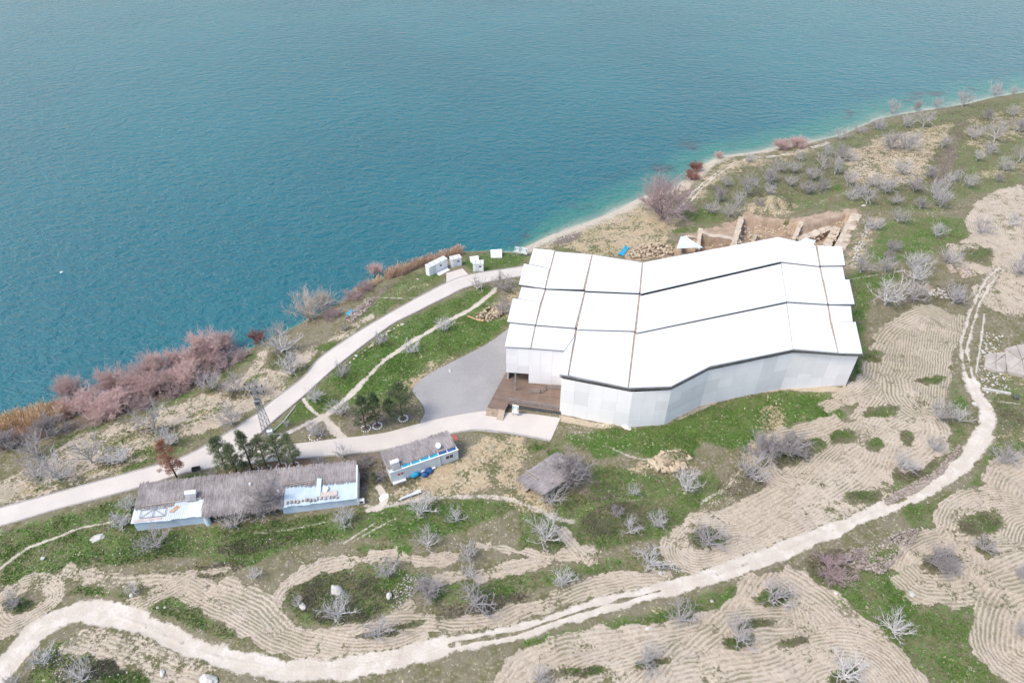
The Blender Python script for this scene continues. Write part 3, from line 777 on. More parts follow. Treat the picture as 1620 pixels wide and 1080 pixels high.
    c = n.mix(n.math('MULTIPLY', brk(n.math('MULTIPLY', pale, .8), .5, .5, .3), .9), c, n.mix(n.ss(n3, .3, .7), (.52, .43, .32), (.40, .33, .24)))
    pcol = n.mix(n.math('MULTIPLY', n.ss(r5, .3, .8), .6), pcol, (.49, .42, .345))
    c = n.mix(brk(tr, .35, .45, .35, .36, .70), c, n.mix(n.math('MULTIPLY', n.ss(n3, .45, .75), .55), pcol, (.46, .39, .315)))
    c = n.mix(brk(n.math('MULTIPLY', beach, .9), .5, .5, .3, .3, .7), c, n.mix(n.ss(n3, .35, .65), (.52, .455, .37), (.37, .32, .25)))
    # pebbles
    pw = n.t.nodes.new('ShaderNodeVectorMath'); pw.operation = 'ADD'; n.link(pos, pw.inputs[0]); nz_ = n.t.nodes.new('ShaderNodeTexNoise'); nz_.inputs['Scale'].default_value = 3.0; n.link(pos, nz_.inputs['Vector']); n.link(nz_.outputs[1], pw.inputs[1]); vd = n.voro(3.1, pw.outputs[0]); vc = n.voro(3.1, pw.outputs[0], out='Color')
    sep = n.t.nodes.new('ShaderNodeSeparateColor'); n.link(vc, sep.inputs[0])
    dens = n.math('ADD', n.math('MULTIPLY', stony, .6), n.math('MULTIPLY', n.ss(r5, .4, .8), .09))
    dens = n.math('ADD', dens, .03)
    dens = n.math('MULTIPLY', dens, n.math('SUBTRACT', 1.0, n.math('MULTIPLY', fm, .7)))
    peb = n.math('MULTIPLY', n.math('LESS_THAN', sep.outputs[0], dens), n.ss(vd, .42, .22))
    c = n.mix(n.math('MULTIPLY', peb, .85), c, n.mix(sep.outputs[1], (.60, .55, .47), (.42, .36, .30)))
    hgt = n.math('ADD', n.math('MULTIPLY', n3, .6), n.math('MULTIPLY', n4, .35))
    hgt = n.math('ADD', hgt, n.math('MULTIPLY', n.math('MULTIPLY', clod, fm), .8))
    nm = n.bump(hgt, .55, .22)
    return n.done(c, .95, nm, .12)
ground = link_mesh('ground', me, ground_material())
tag(ground, 'hillside of grass, ploughed rings and pale dirt tracks above the lake', kind='structure')

def HZ(x, y):
    return H0(x, y)

# ------------------------------------------------------------------ the lake
WX = np.concatenate([[-30000, -8000, -4000, -2200], np.arange(-1400, 3000, 34.0), [3400, 5000, 9000, 30000]])
WY = np.concatenate([np.arange(1300, -200, -14.0), np.arange(-200, -330, -10.0), [-345, -352, -358]])
_, wy = at_z(810.0, WY, 0.0)
wd = wy * CT + CAM_H * ST
WVX = (((WX[None, :] - 810) / FPX) * wd[:, None]).ravel(); WVY = np.repeat(wy[:, None], len(WX), 1).ravel()
ws = -shore_dist(WVX, WVY)
wpx_, wpy_ = project(WVX, WVY, np.zeros_like(WVX))
nr, nc = len(WY), len(WX)
wf = (np.arange(nr - 1)[:, None] * nc + np.arange(nc - 1)[None, :]).ravel()
wf = np.stack([wf, wf + 1, wf + nc + 1, wf + nc], 1)
wf = wf[(ws[wf] > -12).any(1)]
u_ = np.unique(wf); rm = np.full(len(WVX), -1, np.int64); rm[u_] = np.arange(len(u_))
wme = np_mesh('lake_water', np.stack([WVX, WVY, np.zeros_like(WVX)], 1)[u_], rm[wf])
shelf = .35 + 3.6 * sstep(780, 900, wpx_) + 1.6 * sstep(1120, 1420, wpx_)       # width of the shallow shelf in metres
for nm_, val in (('offshore', ws), ('shelf', shelf)):
    a_ = wme.attributes.new(nm_, 'FLOAT', 'POINT'); a_.data.foreach_set('value', val[u_].astype(np.float32))

def water_material():
    n = NT('lake_water')
    pos = n.geo('Position')
    off, sh = n.attr('offshore'), n.attr('shelf')
    patch = n.noise(.11, pos, 4.0, .6)
    q = n.math('DIVIDE', off, sh)
    q = n.math('ADD', q, n.math('MULTIPLY', n.math('SUBTRACT', patch, .5), .9))
    deep = n.mix(n.ss(n.noise(.012, pos, 2.0), .35, .65), (.0022, .100, .132), (.0030, .116, .146))
    c = n.mix(n.ss(q, .9, 3.4), (.024, .160, .142), deep)
    weed = n.math('MULTIPLY', n.ss(n.noise(.07, n.mapping(pos, loc=(31, 7, 0)), 4.0, .6), .53, .66), n.math('MULTIPLY', n.ss(q, .9, 1.6), n.ss(q, 4.5, 2.2)))
    c = n.mix(n.math('MULTIPLY', weed, .8), c, (.035, .062, .080))
    c = n.mix(n.ss(q, .95, .25), c, (.13, .215, .175))
    c = n.mix(n.ss(q, .35, -.1), c, (.36, .37, .31))
    wv = n.mapping(pos, rot=(0, 0, math.radians(14)), scale=(.75, 1.25, 1))
    h1 = n.noise(.42, wv, 3.0, .6, dist=.4)
    h2 = n.noise(1.6, n.mapping(pos, rot=(0, 0, math.radians(-22)), scale=(.6, 1.2, 1)), 3.0, .6)
    h3 = n.noise(.07, wv, 2.0)
    hh = n.math('ADD', n.math('MULTIPLY', h1, 1.0), n.math('MULTIPLY', h2, .42))
    hh = n.math('ADD', hh, n.math('MULTIPLY', h3, .5))
    nm = n.bump(hh, 1.0, .85)
    n.b.inputs['IOR'].default_value = 1.33
    return n.done(c, .09, nm, .5)
water = link_mesh('lake_water', wme, water_material(), smooth=True)
tag(water, 'teal lake with small wind waves and a pale turquoise shelf along the beach', kind='structure')
# ------------------------------------------------------------------ paved ways
def resample(pts, n):
    pts = np.asarray(pts, float)
    d = np.concatenate([[0], np.cumsum(np.linalg.norm(np.diff(pts, axis=0), axis=1))])
    t = np.linspace(0, d[-1], n)
    return np.stack([np.interp(t, d, pts[:, 0]), np.interp(t, d, pts[:, 1])], 1)

def ribbon(name, U, L_, mat, dz, label, nacross=6, kerb=None, smooth_edge=True):
    cu = catmull(PA(U), step=1.0) if smooth_edge and len(U) > 2 else PA(U)
    cl = catmull(PA(L_), step=1.0) if smooth_edge and len(L_) > 2 else PA(L_)
    n = max(12, int(len(cu) * 1.0))
    a = resample(cu, n); b = resample(cl, n)
    t = np.linspace(0, 1, nacross)[:, None, None]
    g = a[None] * (1 - t) + b[None] * t
    gx, gy = g[..., 0].ravel(), g[..., 1].ravel()
    z = H0(gx, gy) + dz
    f = (np.arange(nacross - 1)[:, None] * n + np.arange(n - 1)[None]).ravel()
    f = np.stack([f, f + n, f + n + 1, f + 1], 1)
    rme = np_mesh(name, np.stack([gx, gy, z], 1), f)
    o = link_mesh(name, rme, mat, None, True)
    tag(o, label, kind='structure')
    if kerb:
        for side in kerb:
            e = a if side == 'u' else b
            zz = H0(e[:, 0], e[:, 1]) + dz
            tn = np.gradient(e, axis=0); tn /= np.linalg.norm(tn, axis=1)[:, None] + 1e-9
            nrm = np.stack([-tn[:, 1], tn[:, 0]], 1) * .11
            vs = []
            for off, h in ((-1, -.25), (-1, .07), (1, .07), (1, -.25)):
                vs.append(np.stack([e[:, 0] + nrm[:, 0] * off, e[:, 1] + nrm[:, 1] * off, zz + h], 1))
            vs = np.concatenate(vs)
            ff = []
            for k in range(3):
                i = np.arange(n - 1) + k * n
                ff.append(np.stack([i, i + n, i + n + 1, i + 1], 1))
            link_mesh('kerb', np_mesh('kerb', vs, np.concatenate(ff)), M_kerb, o)
    return o

def paving_material():
    n = NT('block_paving')
    pos = n.geo('Position')
    n1 = n.noise(.25, pos, 3.0); n2 = n.noise(1.5, pos, 4.0, .65)
    br = n.t.nodes.new('ShaderNodeTexBrick'); n.link(pos, br.inputs['Vector'])
    br.inputs['Scale'].default_value = 2.2; br.inputs['Mortar Size'].default_value = .03
    br.inputs['Color1'].default_value = (.585, .53, .475, 1); br.inputs['Color2'].default_value = (.545, .488, .435, 1); br.inputs['Mortar'].default_value = (.45, .40, .37, 1)
    c = n.mix(n.math('MULTIPLY', n.ss(n1, .35, .7), .45), br.outputs[0], (.63, .57, .50))
    c = n.mix(n.math('MULTIPLY', n.ss(n2, .55, .8), .35), c, (.47, .42, .37))
    return n.done(c, .9, n.bump(n2, .25, .04), .15)

def gravel_material():
    n = NT('grey_gravel')
    pos = n.geo('Position')
    n1 = n.noise(.16, pos, 3.0); n2 = n.noise(3.0, pos, 4.0, .65); n3 = n.noise(22.0, pos, 2.0)
    c = n.mix(n.ss(n1, .36, .66), (.285, .270, .265), (.34, .322, .31))
    c = n.mix(n.math('MULTIPLY', n.ss(n2, .45, .75), .5), c, (.40, .38, .37))
    c = n.mix(n.math('MULTIPLY', n.ss(n3, .4, .7), .4), c, (.20, .193, .198))
    return n.done(c, .95, n.bump(n3, .4, .04), .12)

M_kerb = simple('kerb_concrete', (.40, .37, .345), (.30, .28, .26), 1.5, .9)
M_pave, M_gravel = paving_material(), gravel_material()
ribbon('paved_road', ROAD_MAIN_U, ROAD_MAIN_L, M_pave, .030, 'pale paved road running along the lake shore', kerb='ul')
ribbon('paved_branch_road', ROAD_BR_U, ROAD_BR_L, M_pave, .036, 'pale paved branch road leading to the white shelter', kerb='l')
ribbon('paved_forecourt', COURT_U, COURT_L, M_pave, .042, 'pale paved forecourt below the wooden deck', kerb='l', smooth_edge=False)
ribbon('paved_spur', SPUR_U, SPUR_L, M_pave, .048, 'short paved spur by the white cabins', smooth_edge=False)
ribbon('gravel_lot', GRAVEL_U, GRAVEL_L, M_gravel, .024, 'grey gravel yard beside the white shelter', nacross=14)

# ------------------------------------------------------------------ the white shelter over the dig
M_roof = simple('white_roof_membrane', (.70, .70, .69), (.63, .635, .635), .10, .55, spec=.3)
M_steel = simple('grey_galvanised_steel', (.30, .30, .305), (.20, .20, .205), 1.0, .6, spec=.4)
M_beam = simple('weathered_timber_beam', (.42, .33, .25), (.30, .23, .17), 1.2, .8)
M_dark = simple('dark_steel_gutter', (.12, .115, .11), (.08, .078, .075), 1.0, .7)
M_wallA = simple('white_wall_sheet', (.83, .80, .78), (.79, .76, .74), .5, .5, stretch=(1, 1, .2))
M_wallB = simple('grey_wall_sheet', (.74, .715, .70), (.70, .675, .66), .5, .5, stretch=(1, 1, .2))
M_wallC = simple('pale_wall_sheet', (.79, .763, .748), (.75, .723, .71), .5, .5, stretch=(1, 1, .2))
M_deck = simple('reddish_timber_decking', (.235, .165, .125), (.155, .108, .083), .7, .7, island=True)
M_white = simple('white_paint', (.80, .80, .79), (.70, .70, .69), 1.0, .5)

E = 12.8
shelter_loc = P(1040, 560)
shelter = thing('excavation_shelter', 'large white shelter hall with stepped membrane roof and pale panelled walls', 'shelter', shelter_loc)
Dn = -.45          # back edge of a strip lies lower than its front edge
RD = 1.1           # extra height of the ridge
def rz_(px):       # cross fall: ridge near px 1231-1254, low towards both ends
    if px > 1225: return RD - (px - 1240) / 110.0 * .9
    if px > 1000: return RD * (px - 1000) / 235.0
    return 0.0
def panel(pts, backs):
    top = []
    for (x, y), b in zip(pts, backs):
        z = E + rz_(x) + (Dn if b else 0.0)
        top.append(Q(x, y, z))
    MB().slab(top, .16).build('roof_panel', M_roof, shelter)
    return top
PANELS = [
    ([(844, 393), (877, 396), (870, 424), (837, 417)], 'bbmm'), ([(829, 417), (868.5, 425), (862, 455), (821, 449)], 'mmff'),
    ([(879, 398), (936, 402.6), (922.6, 456.7), (864, 455.5)], 'bbff'), ([(938, 403), (1015.5, 415), (1011, 462.5), (926, 459)], 'bbff'),
    ([(1018, 415), (1231, 375), (1235, 413), (1013.5, 464)], 'bbff'), ([(1231, 375), (1290, 388), (1296, 420), (1235, 413)], 'bbff'),
    ([(1293.4, 388.2), (1332, 390.6), (1337, 419), (1298.5, 419.4)], 'bbff'),
    ([(825, 454), (862, 457.5), (855, 478), (820, 471.6)], 'bbmm'), ([(811.5, 471.6), (854.5, 478.5), (847, 512.5), (802.3, 508)], 'mmff'),
    ([(864, 458.5), (924, 461.3), (909.5, 517.5), (848.7, 512.8)], 'bbff'), ([(926.5, 462.5), (1010.5, 466), (1003.7, 522.3), (913, 520)], 'bbff'),
    ([(1013, 468.3), (1235.3, 417.3), (1244, 476.3), (1007, 525.7)], 'bbff'), ([(1236, 416), (1296, 422), (1308.5, 480), (1244.4, 476)], 'bbff'),
    ([(1298.5, 421), (1333, 421.8), (1337, 442), (1303, 442)], 'bbmm'), ([(1304, 442.2), (1343.6, 442.2), (1352, 480.3), (1311, 480.3)], 'mmff'),
    ([(806.6, 511), (846, 515.3), (839, 549.5), (798.7, 547.5)], 'bbff'), ([(848, 515.5), (910, 519.5), (908, 533), (892.6, 553.5), (841, 549.8)], 'bbmff'),
    ([(909.5, 533), (906, 546), (898, 593), (885, 591), (893, 553.5)], 'mmffm'),
    ([(913.5, 521.5), (1003, 525), (993, 612), (900.5, 592.5)], 'bbff'),
    ([(1006, 528.4), (1244, 480), (1254, 552), (1123.5, 578.5), (1062.3, 610), (995.5, 612.5)], 'bbffff'),
    ([(1244.6, 478), (1309, 483), (1313, 510), (1325, 557), (1254.5, 551)], 'bbmff'),
    ([(1311.5, 483), (1346, 484), (1349, 508.5), (1316, 510)], 'bbmm'), ([(1317, 510.2), (1353.5, 509), (1364.5, 558.5), (1327, 557.6)], 'mmff'),
]
for pts, code in PANELS:
    top = []
    for (x, y), ch in zip(pts, code):
        z = E + rz_(x) + {'b': Dn, 'm': Dn * .5, 'f': 0.0}[ch]
        top.append(Q(x, y, z))
    MB().slab(top, .16).build('roof_panel', M_roof, shelter)
# gutters under the front edge of every strip, purlins under the joints
def rail(name, mat, a, b, za, zb, w, h):
    MB().bar(Q(a[0], a[1], za), Q(b[0], b[1], zb), w, h).build(name, mat, shelter)
for run in [[(821, 449.5), (862, 455.8), (922, 457.5), (1011, 463), (1235, 413.8), (1296, 420.5), (1337, 419.6)],
            [(802.5, 508.5), (847, 513.2), (909, 518.2), (1004, 523), (1244, 477), (1310, 480.8), (1352, 481)]]:
    for a, b in zip(run[:-1], run[1:]):
        rail('gutter', M_dark, a, b, E + rz_(a[0]) - .32, E + rz_(b[0]) - .32, .46, .34)
for a, b in zip([(799, 548), (840, 550.5)], [(840, 550.5), (892.5, 554.3)]):
    rail('gutter', M_steel, a, b, E - .3, E - .3, .25, .25)
frun = [(885.5, 592), (996, 613.5), (1062.3, 611), (1123.5, 579.5), (1254, 552.5), (1325, 558), (1364, 559.3)]
for a, b in zip(frun[:-1], frun[1:]):
    rail('gutter', M_steel, a, b, E + rz_(a[0]) - .30, E + rz_(b[0]) - .30, .28, .24)
    rail('top_rail', M_dark, (a[0], a[1] + 3.4), (b[0], b[1] + 3.4), E + rz_(a[0]) - .62, E + rz_(b[0]) - .62, .14, .14)
for a, b in [((878, 397), (863, 456)), ((937, 403), (924, 458)), ((1016.7, 415), (1012, 463)), ((1292, 388), (1297, 420)),
             ((863, 458), (848, 513)), ((925, 462), (911, 518)), ((1012, 466), (1005.5, 524)), ((1297, 421), (1310, 480)),
             ((847, 515.5), (840, 550)), ((911.5, 520), (899, 592.5)), ((1004.5, 526), (994.5, 612)), ((1310, 483), (1326, 557.5))]:
    rail('roof_beam', M_beam, a, b, E + rz_(a[0]) + Dn - .22, E + rz_(b[0]) - .22, .5, .18)

# walls: plan from the top edge, stacked sheets in three courses
WT = [(888.4, 598.8, 11.8), (1001, 620.5, 11.8), (1062, 616.6, 11.85), (1121.5, 585.5, 12.1), (1254, 558, 12.7), (1358.6, 561.5, 11.9)]
wall_pts = [Q(*p) for p in WT]
def sheet_wall(a, b, zt_a, zt_b, bottom, rnd, width=2.25, courses=3, th=.10, first=0):
    d = Vector((b.x - a.x, b.y - a.y, 0)); Lw = d.length; n = max(1, round(Lw / width)); d.normalize()
    nr = Vector((d.y, -d.x, 0))
    for i in range(n):
        t0, t1 = i / n, (i + 1) / n
        p0 = a.lerp(b, t0); p1 = a.lerp(b, t1)
        zt0 = zt_a + (zt_b - zt_a) * t0; zt1 = zt_a + (zt_b - zt_a) * t1
        zb = bottom(p0, p1, (t0 + t1) / 2)
        hs = sorted([rnd.uniform(.26, .45), rnd.uniform(.55, .78)]) if courses == 3 else [rnd.uniform(.35, .65)]
        cuts = [0.0] + hs + [1.0]
        for c in range(courses):
            f0, f1 = cuts[c], cuts[c + 1]
            out = nr * (.012 * ((i + c + first) % 2))
            g = .006
            q0 = p0 + d * g; q1 = p1 - d * g
            def zz(f, zt): return zb + (zt - zb) * f
            bt = [(q0.x + out.x, q0.y + out.y, zz(f0, zt0) + g), (q1.x + out.x, q1.y + out.y, zz(f0, zt1) + g)]
            tp = [(q0.x + out.x, q0.y + out.y, zz(f1, zt0) - g), (q1.x + out.x, q1.y + out.y, zz(f1, zt1) - g)]
            mb = MB()
            mb.hexa([bt[0], bt[1], (bt[1][0] - nr.x * th, bt[1][1] - nr.y * th, bt[1][2]), (bt[0][0] - nr.x * th, bt[0][1] - nr.y * th, bt[0][2]),
                     tp[0], tp[1], (tp[1][0] - nr.x * th, tp[1][1] - nr.y * th, tp[1][2]), (tp[0][0] - nr.x * th, tp[0][1] - nr.y * th, tp[0][2])])
            mb.build('wall_panel', rnd.choice((M_wallA, M_wallA, M_wallB, M_wallC)), shelter)
rnd = random.Random(5)
def gbot(p0, p1, t): return min(H0(p0.x, p0.y), H0(p1.x, p1.y)) - .25
for i in range(5):
    a, b = wall_pts[i], wall_pts[i + 1]
    sheet_wall(a, b, WT[i][2], WT[i + 1][2], gbot, rnd, first=i)
# right side and rear, plainer
back = [Q(1358.6, 561.5, 11.9), Q(1328, 394, 11.9), Q(1231, 380, 12.9), Q(1019, 420, 11.9), Q(848, 398, 11.9), Q(803, 549, 11.9)]
zt = [11.9, 11.9, 12.9, 11.9, 11.9, 11.9]
for i in range(5):
    sheet_wall(back[i], back[i + 1], zt[i] - .1, zt[i + 1] - .1, gbot, rnd, 5.0, 2)
# raised wall over the deck, with its opening
DZ = P(846, 645).z + .95
wl_a, wl_b = Q(800.6, 549.8, 12.3), Q(892.5, 555.8, 12.3)
def lbot(p0, p1, t): return 6.9 if t < .40 else DZ + .02
sheet_wall(wl_a, wl_b, 12.3, 12.3, lbot, rnd, 2.0, 3)
sheet_wall(wl_b, Q(888.6, 598.2, 11.9), 12.3, 11.9, lambda a, b, t: DZ - .9, rnd, 3.0, 2)
# posts that carry the roof
dcol = Q(815.5, 617, DZ)
ctop = DZ
while project(dcol.x, dcol.y, ctop)[1] > 589: ctop += .05
MB().tube((dcol.x, dcol.y, DZ - .05), (dcol.x, dcol.y, ctop), .13, n=10).build('column', M_steel, shelter)
for p in wall_pts[:-1] + back[:3]:
    g = H0(p.x, p.y) - .3
    q = p + (Vector((shelter_loc.x, shelter_loc.y, 0)) - Vector((p.x, p.y, 0))).normalized() * .4
    MB().tube((q.x, q.y, g), (q.x, q.y, 12.2), .12, n=8).build('column', M_steel, shelter)

# ------------------------------------------------------------------ timber deck
dk = [Q(805, 637, DZ), Q(888, 649.5, DZ), Q(893, 600, DZ), Q(835, 575, DZ), Q(803, 583, DZ), Q(771, 643, DZ), Q(789, 646, DZ), Q(799, 648, DZ)]
deck = thing('timber_deck', 'raised reddish timber deck under the corner of the white shelter', 'deck', P(830, 640))
FD = Frame(dk[0], dk[1])
def in_poly(pt, poly):
    x, y = pt; c = False; j = len(poly) - 1
    for i in range(len(poly)):
        xi, yi = poly[i].x, poly[i].y; xj, yj = poly[j].x, poly[j].y
        if (yi > y) != (yj > y) and x < (xj - xi) * (y - yi) / (yj - yi) + xi: c = not c
        j = i
    return c
MB().slab([p - Vector((0, 0, .06)) for p in dk], .14).build('deck_frame', M_beam, deck)
# boards, laid along the front edge
def clip_row(v):
    xs = []
    for i in range(len(dk)):
        a = FD.uv(dk[i]); b = FD.uv(dk[(i + 1) % len(dk)])
        if (a[1] > v) != (b[1] > v): xs.append(a[0] + (b[0] - a[0]) * (v - a[1]) / (b[1] - a[1]))
    return sorted(xs)
vmin = min(FD.uv(p)[1] for p in dk); vmax = max(FD.uv(p)[1] for p in dk)
mb = MB(); v = vmin + .1
while v < vmax - .1:
    xs = clip_row(v)
    for k in range(0, len(xs) - 1, 2):
        u = xs[k]
        while u < xs[k + 1] - .02:
            u2 = min(u + rnd.uniform(2.2, 3.6), xs[k + 1])
            c = [FD.p(uu, vv, 0) for uu, vv in ((u + .01, v - .085), (u2 - .01, v - .085), (u2 - .01, v + .085), (u + .01, v + .085))]
            z0 = DZ - .055; z1 = DZ + rnd.uniform(-.004, .006)
            mb.hexa([(p.x, p.y, z0) for p in c] + [(p.x, p.y, z1) for p in c]); u = u2
    v += .185
tag(mb.build('decking', M_deck, deck), kind='stuff')
# skirt and steps
mb = MB(); g = P(846, 650).z
a, b = dk[0], dk[1]
mb.bar((a.x, a.y, (DZ + g) / 2 - .2), (b.x, b.y, (DZ + g) / 2 - .2), .08, DZ - g - .15); mb.build('skirt', M_dark, deck)
sa, sb = dk[5], dk[6]
dirv = Vector((sb.x - sa.x, sb.y - sa.y, 0)).normalized(); outv = Vector((dirv.y, -dirv.x, 0))
for k in range(3):
    c0 = sa + outv * (.32 * k); c1 = sb + outv * (.32 * k)
    zt_ = DZ - .24 * (k + 1)
    MB().hexa([(*(c0).xy, zt_ - .7), (*(c0 + outv * .34).xy, zt_ - .7), (*(c1 + outv * .34).xy, zt_ - .7), (*(c1).xy, zt_ - .7),
               (*(c0).xy, zt_), (*(c0 + outv * .34).xy, zt_), (*(c1 + outv * .34).xy, zt_), (*(c1).xy, zt_)]).build('step', M_beam, deck)
ra = dk[6] + outv * .05; rb_ = dk[7] + outv * .05
MB().hexa([(*ra.xy, DZ - 1.3), (*(ra + outv * 1.5).xy, DZ - 1.3), (*(rb_ + outv * 1.5).xy, DZ - 1.3), (*rb_.xy, DZ - 1.3),
           (*ra.xy, DZ - .02), (*(ra + outv * 1.5).xy, DZ - .85), (*(rb_ + outv * 1.5).xy, DZ - .85), (*rb_.xy, DZ - .02)]).build('ramp', M_beam, deck)
def railing(pts, step=1.6):
    for a, b in zip(pts[:-1], pts[1:]):
        n = max(1, round((b - a).length / step))
        for i in range(n + 1):
            q = a.lerp(b, i / n); MB().bar(q, q + Vector((0, 0, 1.02)), .06).build('rail_post', M_steel, deck)
        for h in (.3, .65, 1.0):
            MB().bar(a + Vector((0, 0, h)), b + Vector((0, 0, h)), .045).build('rail', M_steel, deck)
        m = MB()
        k = int((b - a).length / .16)
        for i in range(k): 
            q = a.lerp(b, (i + .5) / k); m.bar(q + Vector((0, 0, .08)), q + Vector((0, 0, 1.0)), .02)
        tag(m.build('balusters', M_steel, deck), kind='stuff')
railing([dk[0] + FD.y * .1, dk[1] + FD.y * .1])
railing([Q(839, 622, DZ), Q(855, 622.5, DZ), Q(864, 616, DZ), Q(888, 616.5, DZ)])

# ------------------------------------------------------------------ notice board by the deck
def notice(name, label, a_px, b_px, h0, h1, group=None, mat=None, lean=.15, art=True):
    A_, B_ = P(*a_px), P(*b_px)
    t = thing(name, label, 'sign', (A_ + B_) / 2, group)
    F = Frame(A_, B_, min(A_.z, B_.z))
    for u in (.12 * F.L, .88 * F.L): 
        m = MB(); m.bar(F.p(u, lean, -.1), F.p(u, lean * .4, h1 - .05), .07); m.build('leg', M_dark, t)
    m = MB(); c = [F.p(0, 0, h0), F.p(F.L, 0, h0), F.p(F.L, .05, h0), F.p(0, .05, h0), F.p(0, lean * 1.6, h1), F.p(F.L, lean * 1.6, h1), F.p(F.L, lean * 1.6 + .05, h1), F.p(0, lean * 1.6 + .05, h1)]
    m.hexa(c); bd = m.build('board', mat or M_white, t)
    if art:
        s = lambda f: lean * 1.6 * f - .006
        m = MB()
        def strip(u0, u1, f0, f1):
            m.add([F.p(u0 * F.L, s(f0), h0 + (h1 - h0) * f0), F.p(u1 * F.L, s(f0), h0 + (h1 - h0) * f0), F.p(u1 * F.L, s(f1), h0 + (h1 - h0) * f1), F.p(u0 * F.L, s(f1), h0 + (h1 - h0) * f1)], [(0, 1, 2, 3)])
        strip(.3, .7, .62, .78); m.build('printed_band', M_sign_teal, bd)
    return t
M_sign_teal = simple('faded_teal_print', (.25, .50, .52), (.35, .58, .60), 3.0, .6)
notice('notice_board', 'white notice board with teal print standing below the timber deck', (810, 657), (820, 659), .7, 2.3)
pp = P(849.5, 649, .05)
m = MB(); m.rock((pp.x, pp.y, pp.z + .05), (.22, .16, .1), 3); tag(m.build('white_stone', M_white), 'small white stone on the dark strip in front of the deck', 'stone')

# ------------------------------------------------------------------ thatch
def blades(name, quads, n, lng, wid, mat, parent, seed, lift=.06, jit=.25, kind='stuff'):
    """straw laid over roof quads (A back-left, B back-right, C front-right, D front-left), pointing down slope"""
    r = np.random.default_rng(seed)
    V, o = [], world_loc(parent)
    areas = []
    for A_, B_, C_, D_ in quads:
        areas.append(((B_ - A_).length) * ((D_ - A_).length))
    tot = sum(areas)
    for (A_, B_, C_, D_), ar in zip(quads, areas):
        k = int(n * ar / tot)
        u = r.random(k); v = r.random(k) ** .95
        A1, B1, C1, D1 = [np.array(p) for p in (A_, B_, C_, D_)]
        pos = ((1 - u) * (1 - v))[:, None] * A1 + (u * (1 - v))[:, None] * B1 + (u * v)[:, None] * C1 + ((1 - u) * v)[:, None] * D1
        dn = (D1 - A1) / np.linalg.norm(D1 - A1); ac = (B1 - A1) / np.linalg.norm(B1 - A1)
        nn = np.cross(ac, dn); nn = nn if nn[2] > 0 else -nn
        patchy = (vnoise(pos[:, 0], pos[:, 1], 1.7, seed) - .5) * 1.2
        d = dn[None] * 1.0 + ac[None] * (r.normal(0, jit, k) + patchy * jit * 1.5)[:, None] + nn[None] * r.uniform(-.03, .05, k)[:, None]
        d /= np.linalg.norm(d, axis=1)[:, None]
        s = np.cross(d, nn[None]); s /= np.linalg.norm(s, axis=1)[:, None]
        L_ = r.uniform(.6, 1.25, k)[:, None] * lng; w = r.uniform(.6, 1.4, k)[:, None] * wid
        up = nn[None] * (r.uniform(.0, 1.0, k)[:, None] * lift + lift * .6 * vnoise(pos[:, 0], pos[:, 1], 1.2, seed + 4)[:, None])
        p0 = pos - d * L_ * .5 + up; p1 = pos + d * L_ * .5 + up * .6
        V.append(np.stack([p0 - s * w, p0 + s * w, p1 + s * w * .6, p1 - s * w * .6], 1))
    V = np.concatenate(V).reshape(-1, 3) - np.array(o)[None]
    f = np.arange(len(V)).reshape(-1, 4)
    ob = link_mesh(name, np_mesh(name, V, f), mat, parent)
    tag(ob, kind=kind)
    return ob
M_thatch = simple('grey_weathered_reed', (.40, .355, .34), (.15, .128, .125), .35, .9, island=True)
M_thatch_under = simple('old_reed_mat', (.20, .172, .158), (.13, .112, .104), 1.5, .95, bump=.4)
M_pole = simple('peeled_pole', (.45, .39, .32), (.34, .29, .24), 2.0, .85)
M_cabin = simple('pale_blue_cabin_wall', (.52, .60, .68), (.46, .54, .62), .8, .6)
M_cabin_white = simple('off_white_cabin_wall', (.62, .64, .65), (.54, .56, .57), .8, .6)
M_tin = simple('galvanised_sheet_roof', (.62, .64, .66), (.50, .53, .56), .6, .45, spec=.4, stretch=(1, .3, 1))
M_tin_blue = simple('pale_blue_sheet_roof', (.52, .60, .66), (.44, .52, .58), .7, .5)
M_rust = simple('rusty_sheet', (.40, .20, .09), (.50, .36, .24), 2.5, .85)
M_board = simple('faded_pink_board', (.56, .45, .41), (.45, .37, .33), 2.0, .85)
M_glass = simple('dim_window_glass', (.06, .065, .07), (.09, .095, .10), 2.0, .15, spec=.5)
M_blue = simple('bright_blue_tarp', (.035, .36, .52), (.02, .25, .42), 2.0, .5)
M_navy = simple('navy_sacks', (.02, .07, .20), (.03, .12, .30), 2.0, .6)
M_red = simple('faded_red_sheet', (.42, .12, .10), (.34, .10, .08), 2.0, .7)

def sheet_roof(F, parent, u0, u1, v0, v1, z0, z1, mat, name='roof_sheet', w=1.05, th=.05):
    """lapped metal sheets side by side, each a part"""
    n = max(1, round((u1 - u0) / w))
    r = random.Random(int(u0 * 10) + 7)
    for i in range(n):
        a, b = u0 + (u1 - u0) * i / n, u0 + (u1 - u0) * (i + 1) / n
        e = r.uniform(-.12, .12); dzz = .012 * (i % 2)
        m = MB(); m.slab([F.p(a + .01, v0 + e, z0 + dzz), F.p(b - .01, v0 + e, z0 + dzz), F.p(b - .01, v1, z1 + dzz), F.p(a + .01, v1, z1 + dzz)], th)
        # ribs
        for k in range(1, 4):
            uu = a + (b - a) * k / 4
            m.bar(F.p(uu, v0 + e, z0 + dzz + .012), F.p(uu, v1, z1 + dzz + .012), .05, .035)
        m.build(name, mat, parent)

